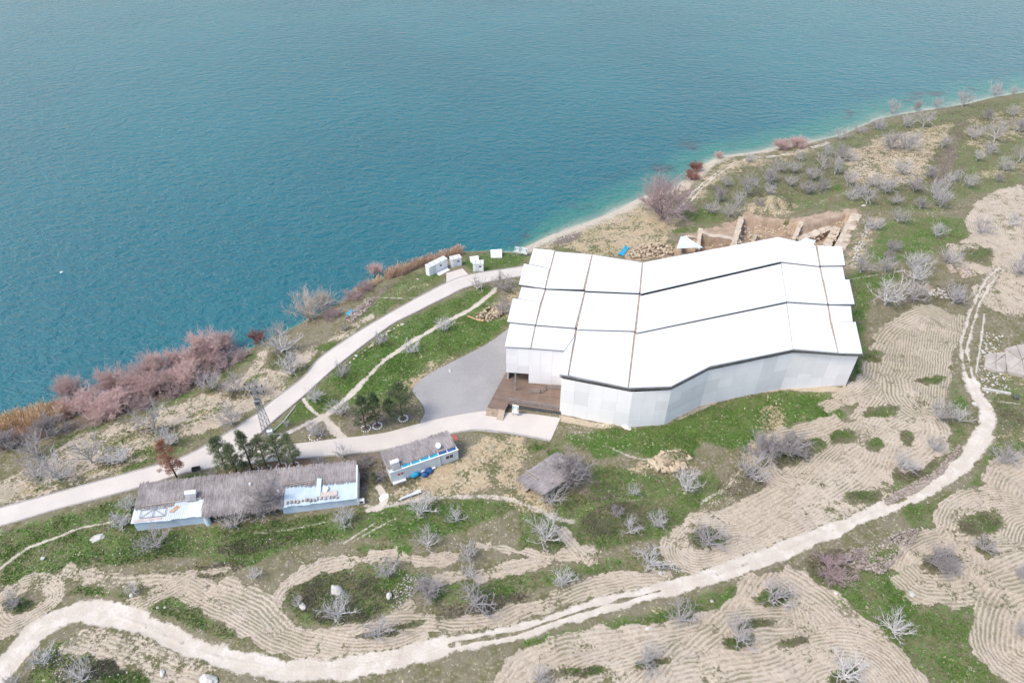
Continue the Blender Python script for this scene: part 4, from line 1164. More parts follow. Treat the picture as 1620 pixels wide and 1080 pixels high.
def water_tank(F, u, v, z, parent_label, name='solar_water_tank', ln=1.5, group=None, legs=True):
    base = F.p(u, v, z)
    t = thing(name, parent_label, 'water tank', base, group)
    m = MB(); m.tube(F.p(u - ln / 2, v, z + .75), F.p(u + ln / 2, v, z + .75), .32, n=14); m.build('tank', M_white, t, False)
    for du in (-ln * .35, ln * .35):
        for dv in (-.25, .25):
            MB().bar(F.p(u + du, v + dv, z - .05), F.p(u + du, v + dv * .6, z + .5), .05).build('leg', M_white, t)
    m = MB(); m.slab([F.p(u - ln / 2, v - 1.0, z + .12), F.p(u + ln / 2, v - 1.0, z + .12), F.p(u + ln / 2, v - .25, z + .6), F.p(u - ln / 2, v - .25, z + .6)], .05)
    m.build('collector_panel', M_steel, t)
    return t

# ------------------------------------------------------------------ long thatched shed by the road
fl, fr = P(216.7, 841.6), P(566.5, 799)
FS = Frame(fl, fr, (fl.z + fr.z) / 2 - .15)
bl = FS.uv(Q(226, 773, FS.z0 + 2.75)); br_ = FS.uv(Q(564, 737, FS.z0 + 2.75))
SDp = (bl[1] + br_[1]) / 2
L0 = FS.L
uA = FS.uv(P(327, 826))[0]; uB = FS.uv(P(448, 814))[0]
ZF, ZB = 1.95, 2.75
print('SHED L', L0, 'depth', SDp, uA, uB)
shed = thing('long_shed', 'long low shed with grey thatch and sheet metal roof beside the paved road', 'shed', FS.p(L0 / 2, SDp / 2, 0))
m = MB(); FS.box(m, .1, uA, .15, SDp - .3, -.6, ZF - .05); m.build('cabin_wall', M_cabin, shed)
m = MB(); FS.box(m, uB + .05, L0 - .1, .15, SDp - .3, -.6, ZF - .05); m.build('cabin_wall', M_cabin, shed)
m = MB(); m.slab([FS.p(L0 - .05, .0, ZF + .3), FS.p(L0 + .12, .0, ZF + .3), FS.p(L0 + .12, SDp, ZB + .3), FS.p(L0 - .05, SDp, ZB + .3)], 2.9); m.build('gable_wall', M_white, shed)
m = MB(); FS.box(m, uA - .2, uB + .2, SDp - .4, SDp - .25, -.6, ZB - .2); m.build('rear_wall', M_cabin_white, shed)
sheet_roof(FS, shed, -.15, uA + .2, -.1, SDp * .72, ZF, ZF + (ZB - ZF) * .72, M_tin)
sheet_roof(FS, shed, uB - .1, L0 - .08, -.1, SDp * .75, ZF, ZF + (ZB - ZF) * .75, M_tin_blue)
def zr(v): return ZF + (ZB - ZF) * v / SDp + .07
def rq(u0, u1, v0, v1, off=0.0): return [FS.p(u0, v1, zr(v1) + off), FS.p(u1, v1, zr(v1) + off), FS.p(u1, v0, zr(v0) + off), FS.p(u0, v0, zr(v0) + off)]
tq = [rq(-.1, uA * .55, SDp * .50, SDp + .2), rq(uA * .5, uA + .3, SDp * .64, SDp + .2), rq(uA - .1, uB + .3, .25, SDp + .2), rq(uB, L0 * .78, SDp * .70, SDp + .2), rq(L0 * .76, L0 - .05, SDp * .64, SDp + .2)]
m = MB()
for k, q in enumerate(tq): m.slab([p + Vector((0, 0, .004 * k)) for p in q], .09)
th_ = m.build('thatch_mat', M_thatch_under, shed)
blades('thatch', tq, 15000, 1.6, .042, M_thatch, shed, 3, lift=.09, jit=.07)
for k in range(7):
    u = uA + .3 + (uB - uA - .6) * k / 6
    MB().tube(FS.p(u, .45, -.6), FS.p(u, .45, ZF + .02), .07, .06, 7).build('post', M_pole, shed)
for v in (.5, SDp * .5, SDp - .2):
    MB().tube(FS.p(uA, v, zr(v) - .2), FS.p(uB, v, zr(v) - .2), .06, n=7).build('purlin', M_pole, shed)
for u0, u1, v in ((uA * .1, uA * .95, SDp * .44), (uB + .5, uB + 4.5, SDp * .63), (uB + 1.0, L0 * .8, SDp * .58)):
    MB().tube(FS.p(u0, v, zr(v) + .2), FS.p(u1, v + .25, zr(v) + .24), .06, n=7).build('loose_pole', M_pole, shed)
# rust stain sheet, loose frame, boards along the eave
m = MB(); cu, cv = uA * .58, SDp * .27
m.slab([FS.p(cu - .7, cv - .35, zr(cv) + .02), FS.p(cu - .1, cv - .5, zr(cv)), FS.p(cu + .65, cv + .3, zr(cv) + .05), FS.p(cu + .2, cv + .6, zr(cv) + .06)], .04); m.build('rusty_patch', M_rust, shed)
fr_ = thing('steel_trellis', 'thin dark steel trellis lying on the white sheet roof of the shed', 'trellis', FS.p(uA * .28, SDp * .2, zr(SDp * .2)))
fu0, fu1, fv0, fv1 = uA * .1, uA * .46, SDp * .1, SDp * .33
for (a, b) in [((fu0, fv0), (fu1, fv0)), ((fu0, fv1), (fu1, fv1)), ((fu0, fv0), (fu0, fv1)), ((fu1, fv0), (fu1, fv1)), ((fu0, fv0), ((fu0 + fu1) / 2, fv1)), (((fu0 + fu1) / 2, fv1), (fu1, fv0)), (((fu0 + fu1) / 2, fv0), ((fu0 + fu1) / 2, fv1))]:
    MB().bar(FS.p(a[0], a[1], zr(a[1]) + .10), FS.p(b[0], b[1], zr(b[1]) + .10), .06).build('bar', M_steel, fr_)
rw = MB(); rw.slab([FS.p(.3, .12, zr(.1) + .03), FS.p(uA * .42, .12, zr(.1) + .03), FS.p(uA * .42, .4, zr(.4) + .03), FS.p(.3, .4, zr(.4) + .03)], .05); rw.build('eave_board', M_board, shed)
water_tank(FS, uA * .80, SDp * .62, zr(SDp * .62), 'white solar water tank on the left end of the long shed')
rr = random.Random(9)
ORD = 'first second third fourth fifth sixth seventh eighth ninth tenth eleventh twelfth thirteenth fourteenth fifteenth sixteenth seventeenth eighteenth nineteenth twentieth twenty-first twenty-second twenty-third twenty-fourth twenty-fifth twenty-sixth twenty-seventh twenty-eighth'.split()
for k in range(14):
    u = uB + .9 + k * .52 + rr.uniform(-.1, .1); v = .45 + rr.uniform(-.1, .1)
    tag(MB().box(FS.p(u, v, zr(v) + .14), (rr.uniform(.16, .3), rr.uniform(.3, .5), .26), FS.rz + rr.uniform(-.2, .2)).build('brick_block', rr.choice((M_board, M_beam, M_pole))),
        ORD[k] + ' small block from the left along the pale blue shed eave', 'block', 'blocks along the shed eave')
ub = L0 * .875
tag(MB().slab([FS.p(ub - 1.2, .75, zr(.8) + .10), FS.p(ub + 1.1, .75, zr(.8) + .10), FS.p(ub + 1.1, 1.5, zr(1.5) + .12), FS.p(ub - 1.2, 1.5, zr(1.5) + .12)], .06).build('pink_board', M_board), 'faded pink board lying on the pale blue shed roof', 'board')
tag(MB().slab([FS.p(ub - 1.9, .9, zr(.9) + .1), FS.p(ub - 1.25, .9, zr(.9) + .1), FS.p(ub - 1.15, 3.6, zr(3.6) + .24), FS.p(ub - 1.8, 3.7, zr(3.7) + .24)], .05).build('loose_metal_sheet', M_tin_blue), 'loose upright metal sheet laid across thatch edge of the shed', 'metal sheet')
q_ = FS.p(ub - .5, 1.85, zr(1.85) + .12)
tag(MB().rock(q_, (.55, .4, .25), 4, 2).build('white_sack', M_white), 'bulging white sack above the pink board on the shed roof', 'sack')
for k, (px_, py_, lb) in enumerate([(396, 766, 'white canister on the thatch near the road side of the long shed'), (440, 777, 'white canister on the thatch beside the big bare tree')]):
    q_ = Q(px_, py_, FS.z0 + 2.75)
    m = MB(); m.tube(q_ - Vector((0, 0, .1)), q_ + Vector((0, 0, .3)), .2, .17, 10); m.tube(q_ + Vector((0, 0, .3)), q_ + Vector((0, 0, .4)), .1, .08, 8); tag(m.build('canister', M_white), lb, 'canister')
q0 = FS.p(uA + .3, .35, 0)
t = thing('bent_metal_drum', 'dented pale blue drum leaning at the open corner of the shed', 'drum', q0)
m = MB(); m.tube(FS.p(uA + .35, -.05, -.5), FS.p(uA + .25, .25, 1.5), .42, .40, 12); m.build('barrel', M_cabin, t); MB().tube(FS.p(uA + .25, .25, 1.5), FS.p(uA + .245, .265, 1.58), .44, .44, 12).build('rim', M_tin, t)
q0 = P(570, 797)
t = thing('outdoor_fan_unit', 'small white air conditioner box at the right end of the shed', 'air conditioner', q0)
m = MB(); m.box((q0.x + .2, q0.y + .1, q0.z + .55), (.9, .4, .75), FS.rz); bd = m.build('casing', M_white, t)
c_ = Vector((q0.x + .2, q0.y + .1, q0.z + .55)) - FS.y * .205
m = MB(); m.tube(c_, c_ - FS.y * .02, .26, n=14); m.build('fan_grille', M_dark, bd)
for du in (-.3, .3): MB().bar(Vector((q0.x + .2, q0.y + .1, q0.z - .1)) + FS.x * du, Vector((q0.x + .2, q0.y + .1, q0.z + .2)) + FS.x * du, .08).build('foot', M_dark, t)

# ------------------------------------------------------------------ small prefab hut
hl, hr_ = P(620, 765), P(726, 727)
FH = Frame(hl, hr_, (hl.z + hr_.z) / 2 - .1)
HB = (FH.uv(Q(609, 717, FH.z0 + 3.05))[1] + FH.uv(Q(719.4, 686, FH.z0 + 3.05))[1]) / 2
LH = FH.L
print('HUT', LH, HB)
hut = thing('prefab_hut', 'small white prefab hut with thatched roof and a blue strip along its eave', 'hut', FH.p(LH / 2, HB / 2, 0))
m = MB(); FH.box(m, 0, LH * .73, 0, HB - .4, -.5, 2.45); m.build('wall', M_cabin_white, hut)
m = MB(); FH.box(m, LH * .735, LH, .1, HB - .5, -.5, 2.45); m.build('wall', M_cabin_white, hut)
n_ = 6
for k in range(n_):
    u0 = LH * .18 + (LH * .8) * k / n_; u1 = LH * .18 + (LH * .8) * (k + 1) / n_
    MB().slab([FH.p(u0 + .05, .12, 2.52), FH.p(u1 - .05, .12, 2.52), FH.p(u1 - .05, 1.5, 2.62), FH.p(u0 + .05, 1.5, 2.62)], .05).build('blue_roof_panel', M_blue if k < 4 else M_navy, hut)
    MB().bar(FH.p(u0, .05, 2.5), FH.p(u0, 1.5, 2.64), .10, .12).build('roof_rib', M_white, hut)
MB().bar(FH.p(-.05, .02, 2.5), FH.p(LH + .05, .02, 2.5), .16, .14).build('eave_rail', M_white, hut)
MB().bar(FH.p(LH * .15, 1.45, 2.72), FH.p(LH * .98, 1.45, 2.72), .08, .08).build('guard_rail', M_white, hut)
MB().slab([FH.p(0, 0.1, 2.5), FH.p(LH * .17, .1, 2.5), FH.p(LH * .17, 1.5, 2.62), FH.p(0, 1.5, 2.62)], .05).build('roof_sheet', M_cabin_white, hut)
tqh = [[FH.p(-.35, HB + .1, 2.98), FH.p(LH * .98, HB + .1, 2.98), FH.p(LH * .98, 1.25, 2.72), FH.p(-.2, 1.25, 2.72)]]
m = MB(); m.slab(tqh[0], .10); m.build('thatch_mat', M_thatch_under, hut)
blades('thatch', tqh, 4200, 1.5, .042, M_thatch, hut, 8, lift=.09, jit=.10)
MB().slab([FH.p(LH + .02, 1.8, 2.75), FH.p(LH + .7, 1.8, 2.55), FH.p(LH + .7, HB - .2, 2.75), FH.p(LH + .02, HB - .2, 2.95)], .05).build('side_awning', M_red, hut)
for u0, u1, z0, z1 in ((LH * .80, LH * .93, 1.1, 2.0),):
    m = MB(); FH.box(m, u0, u1, .04, .10, z0, z1); w_ = m.build('window', M_white, hut)
    for k in range(2):
        m = MB(); a, b = u0 + .08 + (u1 - u0 - .16) * k / 2 + .03, u0 + .08 + (u1 - u0 - .16) * (k + 1) / 2 - .03
        FH.box(m, a, b, .025, .05, z0 + .1, z1 - .1); m.build('pane', M_glass, w_)
for k in range(2):
    m = MB(); FH.box(m, LH * .10 + k * .5, LH * .10 + k * .5 + .36, -.03, .02, 1.35, 1.75); m.build('small_vent', M_red, hut)
for k in range(9):
    MB().bar(FH.p(LH * .19 + k * LH * .06, -.012, -.4), FH.p(LH * .19 + k * LH * .06, -.012, 2.4), .035, .02).build('wall_seam', M_cabin, hut)
MB().bar(FH.p(LH * .735, -.02, -.4), FH.p(LH * .735, -.02, 2.45), .10, .10).build('downpipe', M_steel, hut)
for k in range(2):
    m = MB(); FH.box(m, .1, LH * .2, -.45 - .45 * k, -.05 - .45 * k, -.9, .35 - .4 * k); m.build('step', M_white, hut)
water_tank(FH, LH * .10, 1.0, 2.62, 'white water tank on a stand on the roof corner of the prefab hut', ln=1.25)
q_ = FH.p(LH * .75, 1.3, 2.6)
t = thing('satellite_dish', 'white satellite dish on the eave of the prefab hut', 'satellite dish', q_)
MB().tube(q_, q_ + Vector((0, 0, .6)), .03, n=6).build('mast', M_steel, t)
m = MB(); N_ = 14; axis = Vector((-.35, -.7, .6)).normalized(); s1 = axis.cross(Vector((0, 0, 1))).normalized(); s2 = axis.cross(s1); cc = q_ + Vector((0, 0, .75))
vs = [cc - axis * .1] + [cc - axis * .05 + (s1 * math.cos(6.283 * i / N_) + s2 * math.sin(6.283 * i / N_)) * .28 for i in range(N_)] + [cc + axis * .02 + (s1 * math.cos(6.283 * i / N_) + s2 * math.sin(6.283 * i / N_)) * .45 for i in range(N_)]
vs += [v - axis * .03 for v in vs]
fs = [(0, 1 + i, 1 + (i + 1) % N_) for i in range(N_)] + [(1 + i, 1 + N_ + i, 1 + N_ + (i + 1) % N_, 1 + (i + 1) % N_) for i in range(N_)]
o2 = 1 + 2 * N_
fs += [tuple(o2 + k for k in f[::-1]) for f in fs] + [(1 + N_ + i, o2 + 1 + N_ + i, o2 + 1 + N_ + (i + 1) % N_, 1 + N_ + (i + 1) % N_) for i in range(N_)]
m.add(vs, fs); m.build('dish', M_white, t, True)
MB().bar(cc - axis * .05, cc + axis * .4 - Vector((0, 0, .1)), .03).build('receiver_arm', M_steel, t)
# sacks and tarps in front
for px_, py_, s, mt, lb in [(657, 752, (.75, .5, .55), M_blue, 'heap of bright turquoise sheeting in front of the prefab hut'), (668, 745, (.55, .45, .5), M_white, 'white bundle between the blue heaps at the prefab hut'),
                            (672, 752, (.55, .42, .4), M_navy, 'navy blue bundle in front of the white bundle'), (679, 746, (.6, .5, .5), M_navy, 'dark blue heap nearest the plastic chair')]:
    q_ = P(px_, py_); m = MB(); m.rock((q_.x, q_.y, q_.z + s[2] * .55), s, px_, 3, .8); tag(m.build('tarp_bundle', mt, None, True), lb, 'bundle', 'bundles by the hut')
q_ = P(686, 742)
t = thing('plastic_chair', 'white plastic chair leaning by the prefab hut wall', 'chair', q_)
Fc = Frame(q_, q_ + FH.x, q_.z)
for u in (-.22, .22):
    for v in (-.2, .22): MB().bar(Fc.p(u * 1.1, v * 1.1, 0), Fc.p(u, v, .44), .05).build('leg', M_white, t)
m = MB(); Fc.box(m, -.26, .26, -.26, .26, .42, .47); m.build('seat', M_white, t)
m = MB(); m.hexa([Fc.p(-.26, .22, .45), Fc.p(.26, .22, .45), Fc.p(.26, .27, .45), Fc.p(-.26, .27, .45), Fc.p(-.24, .36, .95), Fc.p(.24, .36, .95), Fc.p(.24, .40, .95), Fc.p(-.24, .40, .95)]); m.build('backrest', M_white, t)
# metal sheet on the ground, pale slab, junk
a, b = P(630, 794), P(667, 781); Fm = Frame(a, b)
tag(MB().slab([Fm.p(0, 0, .45), Fm.p(Fm.L, 0, .5), Fm.p(Fm.L * 1.02, .75, .35), Fm.p(.4, .35, .3)], .06).build('corrugated_metal', M_tin), 'long grey strip of metal lying in the grass below the hut', 'scrap metal')
for u in (.4, Fm.L - .4): pass
for px_, py_, s, lb in [(608, 786, (.9, .6, .16), 'broken pale slab on the path between shed and hut'), (598, 757, (.45, .25, .2), 'small white block left of the prefab hut')]:
    q_ = P(px_, py_); tag(MB().rock((q_.x, q_.y, q_.z + .03), s, px_, 2).build('pale_slab', M_white), lb, 'slab')

# ------------------------------------------------------------------ thatched pavilion with ladder
PZ = P(860, 775).z
pc = [Q(877, 717, PZ + 2.7), Q(921, 741, PZ + 2.55), Q(863, 780, PZ + 2.45), Q(819, 756, PZ + 2.6)]
pav = thing('thatched_pavilion', 'square thatched pavilion roof on thin poles, partly under a bare tree', 'pavilion', sum(pc, Vector()) / 4 - Vector((0, 0, 2.6)))
MB().slab(pc, .10).build('thatch_mat', M_thatch_under, pav)
blades('thatch', [pc], 5200, 1.3, .036, M_thatch, pav, 12, lift=.08, jit=.10)
for k in range(4):
    a, b = pc[k], pc[(k + 1) % 4]
    MB().tube(a - Vector((0, 0, .16)), b - Vector((0, 0, .16)), .06, n=7).build('edge_pole', M_pole, pav)
    p_ = a.lerp(sum(pc, Vector()) / 4, .06)
    MB().tube((p_.x, p_.y, H0(p_.x, p_.y) - .3), (p_.x, p_.y, a.z - .15), .07, .06, 7).build('post', M_pole, pav)
q_ = (pc[3] + pc[2]) / 2
MB().tube((q_.x, q_.y, H0(q_.x, q_.y) - .3), (q_.x, q_.y, q_.z - .15), .06, .05, 7).build('post', M_pole, pav)
la, lb_ = Q(831, 744, PZ + 2.78), Q(851, 758, PZ + 2.72)
lad = thing('wooden_ladder', 'short pale wooden ladder lying on the thatched pavilion roof', 'ladder', (la + lb_) / 2)
dl = (lb_ - la).normalized(); sl = Vector((-dl.y, dl.x, 0)) * .19
for s in (-1, 1): MB().bar(la + sl * s, lb_ + sl * s, .07, .07).build('rail', M_pole, lad)
nl = 8
for k in range(nl):
    q_ = la.lerp(lb_, (k + .5) / nl); MB().bar(q_ - sl, q_ + sl, .05, .05).build('rung', M_pole, lad)
q_ = P(838, 779)
tb = thing('plank_bench', 'low plank bench sticking out from under the pavilion', 'bench', q_)
Fb = Frame(P(833, 780), P(845, 771))
for k in range(3):
    m = MB(); Fb.box(m, -.2, Fb.L + .3, .05 + k * .3, .32 + k * .3, .42, .48); m.build('plank', M_pole, tb)
for u in (0, Fb.L): 
    for v in (.12, .82): m = MB(); Fb.box(m, u, u + .1, v, v + .1, -.1, .42); m.build('leg', M_pole, tb)

# ------------------------------------------------------------------ white cabins and panels by the water
def cabin(name, label, f0, f1, depth_px, h, group='white cabins by the water', slats=False):
    a, b = P(*f0), P(*f1); F = Frame(a, b, min(a.z, b.z))
    d = F.uv(Q(depth_px[0], depth_px[1], F.z0 + h))[1]; d = max(1.2, d)
    t = thing(name, label, 'cabin', F.p(F.L / 2, d / 2, 0), group)
    m = MB(); F.box(m, 0, F.L, 0, d, -.3, h); m.build('body', M_white, t)
    m = MB(); m.slab([F.p(-.08, -.1, h + .04), F.p(F.L + .08, -.1, h + .04), F.p(F.L + .08, d + .1, h + .1), F.p(-.08, d + .1, h + .1)], .05); rf = m.build('roof', M_cabin_white, t)
    n = max(2, round(F.L / 1.2))
    for k in range(n):
        MB().bar(F.p(F.L * (k + .5) / n, -.08, h + .06), F.p(F.L * (k + .5) / n, d + .08, h + .12), .07, .04).build('roof_seam', M_steel, rf)
    m = MB(); F.box(m, F.L * .58, F.L * .58 + .5, -.03, .02, h * .55, h * .55 + .4); m.build('window', M_glass, t)
    m = MB(); F.box(m, F.L * .2, F.L * .2 + .8, -.025, .015, .05, min(2.0, h - .15)); dr = m.build('door', M_cabin_white, t)
    m = MB(); F.box(m, F.L * .2 + .65, F.L * .2 + .72, -.05, -.02, .9, 1.05); m.build('handle', M_dark, dr)
    return F
cabin('site_cabin', 'long white site cabin standing nearest the lake reeds', (680, 437.5), (708.5, 424), (697.4, 407.3), 2.4)
cabin('ticket_cabin', 'small square white cabin right of the long site cabin', (714.7, 424), (730.5, 420.5), (728, 404.5), 2.1)
cabin('toilet_cabin', 'square white cabin on the grass right of the paved spur', (748.6, 430), (765, 429.5), (763.5, 412), 2.0)
def flat_slab(name, label, pts, h=.25, mat=None, n=2):
    w = [P(*p) for p in pts]; t = thing(name, label, 'slab', sum(w, Vector()) / 4)
    for k in range(n):
        a = w[0].lerp(w[1], k / n + .01); b = w[0].lerp(w[1], (k + 1) / n - .01); c = w[3].lerp(w[2], (k + 1) / n - .01); d = w[3].lerp(w[2], k / n + .01)
        z = max(x.z for x in w)
        MB().slab([Vector((p.x, p.y, z + h)) for p in (a, b, c, d)], h + .3).build('slab_half', mat or M_white, t)
flat_slab('white_ground_slab', 'flat white slab in two halves lying on the shore grass', [(776, 401), (794, 401), (794.5, 409), (776.5, 409)])
flat_slab('white_step_slab', 'pale step slab in front of the long site cabin', [(690, 433), (708, 425.5), (712, 428), (695, 436.5)], .12)
flat_slab('white_footing', 'low white footing behind the square cabin on the grass', [(743, 410), (757, 408.5), (758, 415), (745, 417)], .3)
M_panel = simple('faded_information_panel', (.62, .68, .70), (.48, .53, .55), 1.2, .5)
notice('information_panel', 'pale blue information panel near the beach, left of the pair', (814, 404), (823, 404.5), .8, 2.2, 'information panels at the path end', M_panel)
notice('information_panel', 'grey information panel near the beach, right of the pair', (824, 404.5), (833.5, 406), .8, 2.2, 'information panels at the path end', M_cabin_white)

# ------------------------------------------------------------------ lattice pylon with its cabinet
pb = P(425.5, 688)
py_ = thing('lattice_pylon', 'grey lattice power pylon beside the paved road junction', 'pylon', pb)
PH, r0, r1 = 10.6, .62, .2
def leg_at(k, h):
    r = r0 + (r1 - r0) * h / PH
    return Vector((pb.x + r * (-1 if k in (0, 3) else 1), pb.y + r * (-1 if k < 2 else 1), pb.z - .1 + h))
for k in range(4): MB().bar(leg_at(k, -.2), leg_at(k, PH), .07).build('leg', M_steel, py_)
hs = [0, 1.5, 3.0, 4.4, 5.7, 6.9, 8.0, 9.0, 9.9, PH]
for k in range(4):
    m = MB(); j = (k + 1) % 4
    for i in range(len(hs) - 1):
        m.bar(leg_at(k, hs[i]), leg_at(j, hs[i + 1]), .032); m.bar(leg_at(j, hs[i]), leg_at(k, hs[i + 1]), .032); m.bar(leg_at(k, hs[i]), leg_at(j, hs[i]), .032)
    m.build('lattice_bracing', M_steel, py_)
M_dk2 = simple('dark_insulator', (.06, .055, .055), (.10, .09, .09), 3.0, .4)
for i, h in enumerate((PH - .3, PH - 1.5)):
    c = Vector((pb.x, pb.y, pb.z + h))
    ar = MB().bar(c - Vector((1.3, .35, 0)), c + Vector((1.3, .35, 0)), .12).build('crossarm', M_steel, py_)
    for s in (-1.2, -.45, .45, 1.2):
        q_ = c + Vector((s, .27 * s, .05)); MB().tube(q_, q_ + Vector((0, 0, .38)), .10, .07, 8).build('insulator', M_dk2, ar)
c = Vector((pb.x + .1, pb.y - .35, pb.z + PH - 2.9))
tr_ = MB().box(c, (.75, .55, .9), .2).build('transformer', M_steel, py_)
for s in (-.2, 0, .2): MB().tube(c + Vector((s, 0, .45)), c + Vector((s, 0, .8)), .06, .05, 8).build('bushing', M_dk2, tr_)
for s in (-.3, -.1, .1, .3): MB().box(c + Vector((s, -.32, 0)), (.05, .12, .7), .2).build('cooling_fin', M_dark, tr_)
cb = P(430, 692)
ct = thing('switch_cabinet', 'pale blue switch cabinet at the foot of the lattice pylon', 'cabinet', cb)
MB().box((cb.x, cb.y, cb.z + .85), (.75, .5, 1.5), .25).build('body', M_cabin, ct)
MB().box((cb.x, cb.y, cb.z + 1.63), (.85, .6, .06), .25).build('lid', M_white, ct)
MB().box((cb.x + .065, cb.y - .255, cb.z + .85), (.6, .03, 1.2), .25).build('door', M_cabin_white, ct)
MB().box((cb.x, cb.y, cb.z + .02), (.7, .45, .2), .25).build('plinth', M_dark, ct)
def pipe_run(name, label, pts, r, mat, cat='pipe'):
    t = MB()
    for a, b in zip(pts[:-1], pts[1:]): t.tube(a, b, r, n=6)
    tag(t.build(name, mat), label, cat)
pipe_run('white_pipe', 'thin white pipe rising from the switch cabinet towards the road edge', [P(433, 683, .25), P(450, 666, .22), P(468, 643, .25)], .05, M_white)
pipe_run('white_pipe', 'thin white pipe running level from the switch cabinet to the right', [P(434, 688, .25), P(448, 687, .2), P(463, 685.5, .2)], .04, M_white)
bb = P(311, 743)
t = thing('black_trough', 'small black trough standing on the kerb near the rusty tree', 'trough', bb)
for sx, sy, w, d in ((0, -.22, 1.2, .06), (0, .22, 1.2, .06), (-.57, 0, .06, .38), (.57, 0, .06, .38)):
    rz = .28; co, si = math.cos(rz), math.sin(rz)
    MB().box((bb.x + sx * co - sy * si, bb.y + sx * si + sy * co, bb.z + .28), (w, d, .5), rz).build('side', M_dk2, t)
MB().box((bb.x, bb.y, bb.z + .1), (1.1, .4, .1), .28).build('base', M_dk2, t)
# ------------------------------------------------------------------ bare trees, bushes, pines
def segs_mesh(name, segs, sides=3):
    s = np.asarray(segs, float)           # x0 y0 z0 x1 y1 z1 r0 r1
    a = s[:, 0:3]; b = s[:, 3:6]
    d = b - a; d /= np.linalg.norm(d, axis=1)[:, None] + 1e-9
    ref = np.where(np.abs(d[:, 2:3]) < .9, np.array([[0, 0, 1.0]]), np.array([[1.0, 0, 0]]))
    u = np.cross(d, ref); u /= np.linalg.norm(u, axis=1)[:, None] + 1e-9
    v = np.cross(d, u)
    vs = []
    for c, r in ((a, s[:, 6:7]), (b, s[:, 7:8])):
        for k in range(sides):
            g = 2 * math.pi * k / sides
            vs.append(c + u * r * math.cos(g) + v * r * math.sin(g))
    V = np.stack(vs, 1).reshape(-1, 3)
    n = len(s); base = np.arange(n)[:, None] * (2 * sides)
    f = [np.concatenate([base + k, base + (k + 1) % sides, base + sides + (k + 1) % sides, base + sides + k], 1) for k in range(sides)]
    return np_mesh(name, V, np.concatenate(f))

def grow_tree(seed, R=2.6, Hh=3.4, limbs=6, kids=(6, 5, 4), up=.5, trunk_h=.5, fine=1.0, droop=0.0):
    """returns (limb segments, twig segments) of a leafless tree of crown radius R and height Hh"""
    r = random.Random(seed)
    lim, twig = [], []
    def rv(s): return Vector((r.gauss(0, s), r.gauss(0, s), r.gauss(0, s)))
    def branch(p, d, L, rad, lev):
        n = 3 if lev < 2 else 2
        pts = [p]
        q = p.copy(); dd = d.copy()
        for i in range(n):
            dd = (dd + rv(.16) + Vector((0, 0, .10 - droop * lev))).normalized()
            q = q + dd * (L / n)
            if q.z < .12: q.z = .12 + r.random() * .1
            pts.append(q.copy())
        tgt = lim if lev < 1 else twig
        for i in range(n):
            ra = rad * (1 - .6 * i / n); rb = rad * (1 - .6 * (i + 1) / n)
            tgt.append((*pts[i], *pts[i + 1], ra, rb))
        if lev >= len(kids): return
        for k in range(kids[lev]):
            t = r.uniform(.25, 1.0) if k else 1.0
            i = min(int(t * n), n - 1); f = t * n - i
            s = pts[i].lerp(pts[i + 1], f)
            base = (pts[min(i + 1, n)] - pts[i]).normalized()
            nd = (base + rv(.62) + Vector((0, 0, .16 - droop))).normalized()
            branch(s, nd, L * r.uniform(.42, .66), rad * .52, lev + 1)
    th = trunk_h
    lim.append((0, 0, -.25, 0, 0, th * .5, .17, .15)); lim.append((0, 0, th * .5, .03, 0, th, .15, .13))
    for k in range(limbs):
        a = 2 * math.pi * (k + r.uniform(-.3, .3)) / limbs
        el = r.uniform(.25, 1.0) * up * math.pi / 2 + .12
        d = Vector((math.cos(a) * math.cos(el), math.sin(a) * math.cos(el), math.sin(el)))
        L = .62 * (R * math.cos(el) + Hh * math.sin(el) * .8)
        branch(Vector((0, 0, th * r.uniform(.6, 1.0))), d, L, .085 * fine, 0)
    return lim, twig

def bark(name, c1, c2, per=.25):
    return simple(name, c1, c2, 3.0, .9, per_obj=per, spec=.1)
M_bark = bark('pale_grey_bark', (.50, .465, .445), (.36, .335, .32))
M_twig = bark('grey_lavender_twigs', (.55, .505, .49), (.40, .365, .355))
M_twig_white = bark('ash_white_twigs', (.66, .625, .60), (.48, .45, .43))
M_twig_dark = bark('grey_mauve_twigs', (.46, .415, .405), (.33, .295, .29))
M_pink = bark('tamarisk_pink_twigs', (.74, .54, .49), (.54, .38, .345))
M_mauve = bark('mauve_bush_twigs', (.46, .345, .335), (.33, .245, .24))
M_redbush = bark('dark_red_bush_twigs', (.36, .165, .13), (.25, .11, .09))
M_tanbush = bark('tan_willow_twigs', (.62, .52, .44), (.46, .38, .32))

TREES = {}
def variants(kind, n, mat_limb, mat_twig, **kw):
    out = []
    for i in range(n):
        lim, twig = grow_tree(hash(kind) % 1000 * 0 + sum(map(ord, kind)) * 31 + i * 7, **kw)
        ml = segs_mesh('trunk', lim, 5); mt = segs_mesh('crown', twig, 3)
        ml.materials.append(mat_limb); mt.materials.append(mat_twig)
        out.append((ml, mt))
    TREES[kind] = out
variants('fig', 5, M_bark, M_twig, limbs=10, kids=(5, 4, 3), up=.72, trunk_h=.45, fine=1.15)
variants('white', 4, M_twig_white, M_twig_white, limbs=10, kids=(5, 4, 3), up=.72, trunk_h=.5, fine=1.25)
variants('thin', 3, M_twig_white, M_twig_white, limbs=8, kids=(5, 4, 2), up=.72, trunk_h=.6, fine=1.15)
variants('thick', 4, M_bark, M_twig_dark, limbs=12, kids=(6, 5, 3), up=.78, trunk_h=.4, fine=1.1)
variants('dense', 3, M_bark, M_twig_dark, limbs=15, kids=(7, 6, 4), up=.8, trunk_h=.4, fine=1.05)
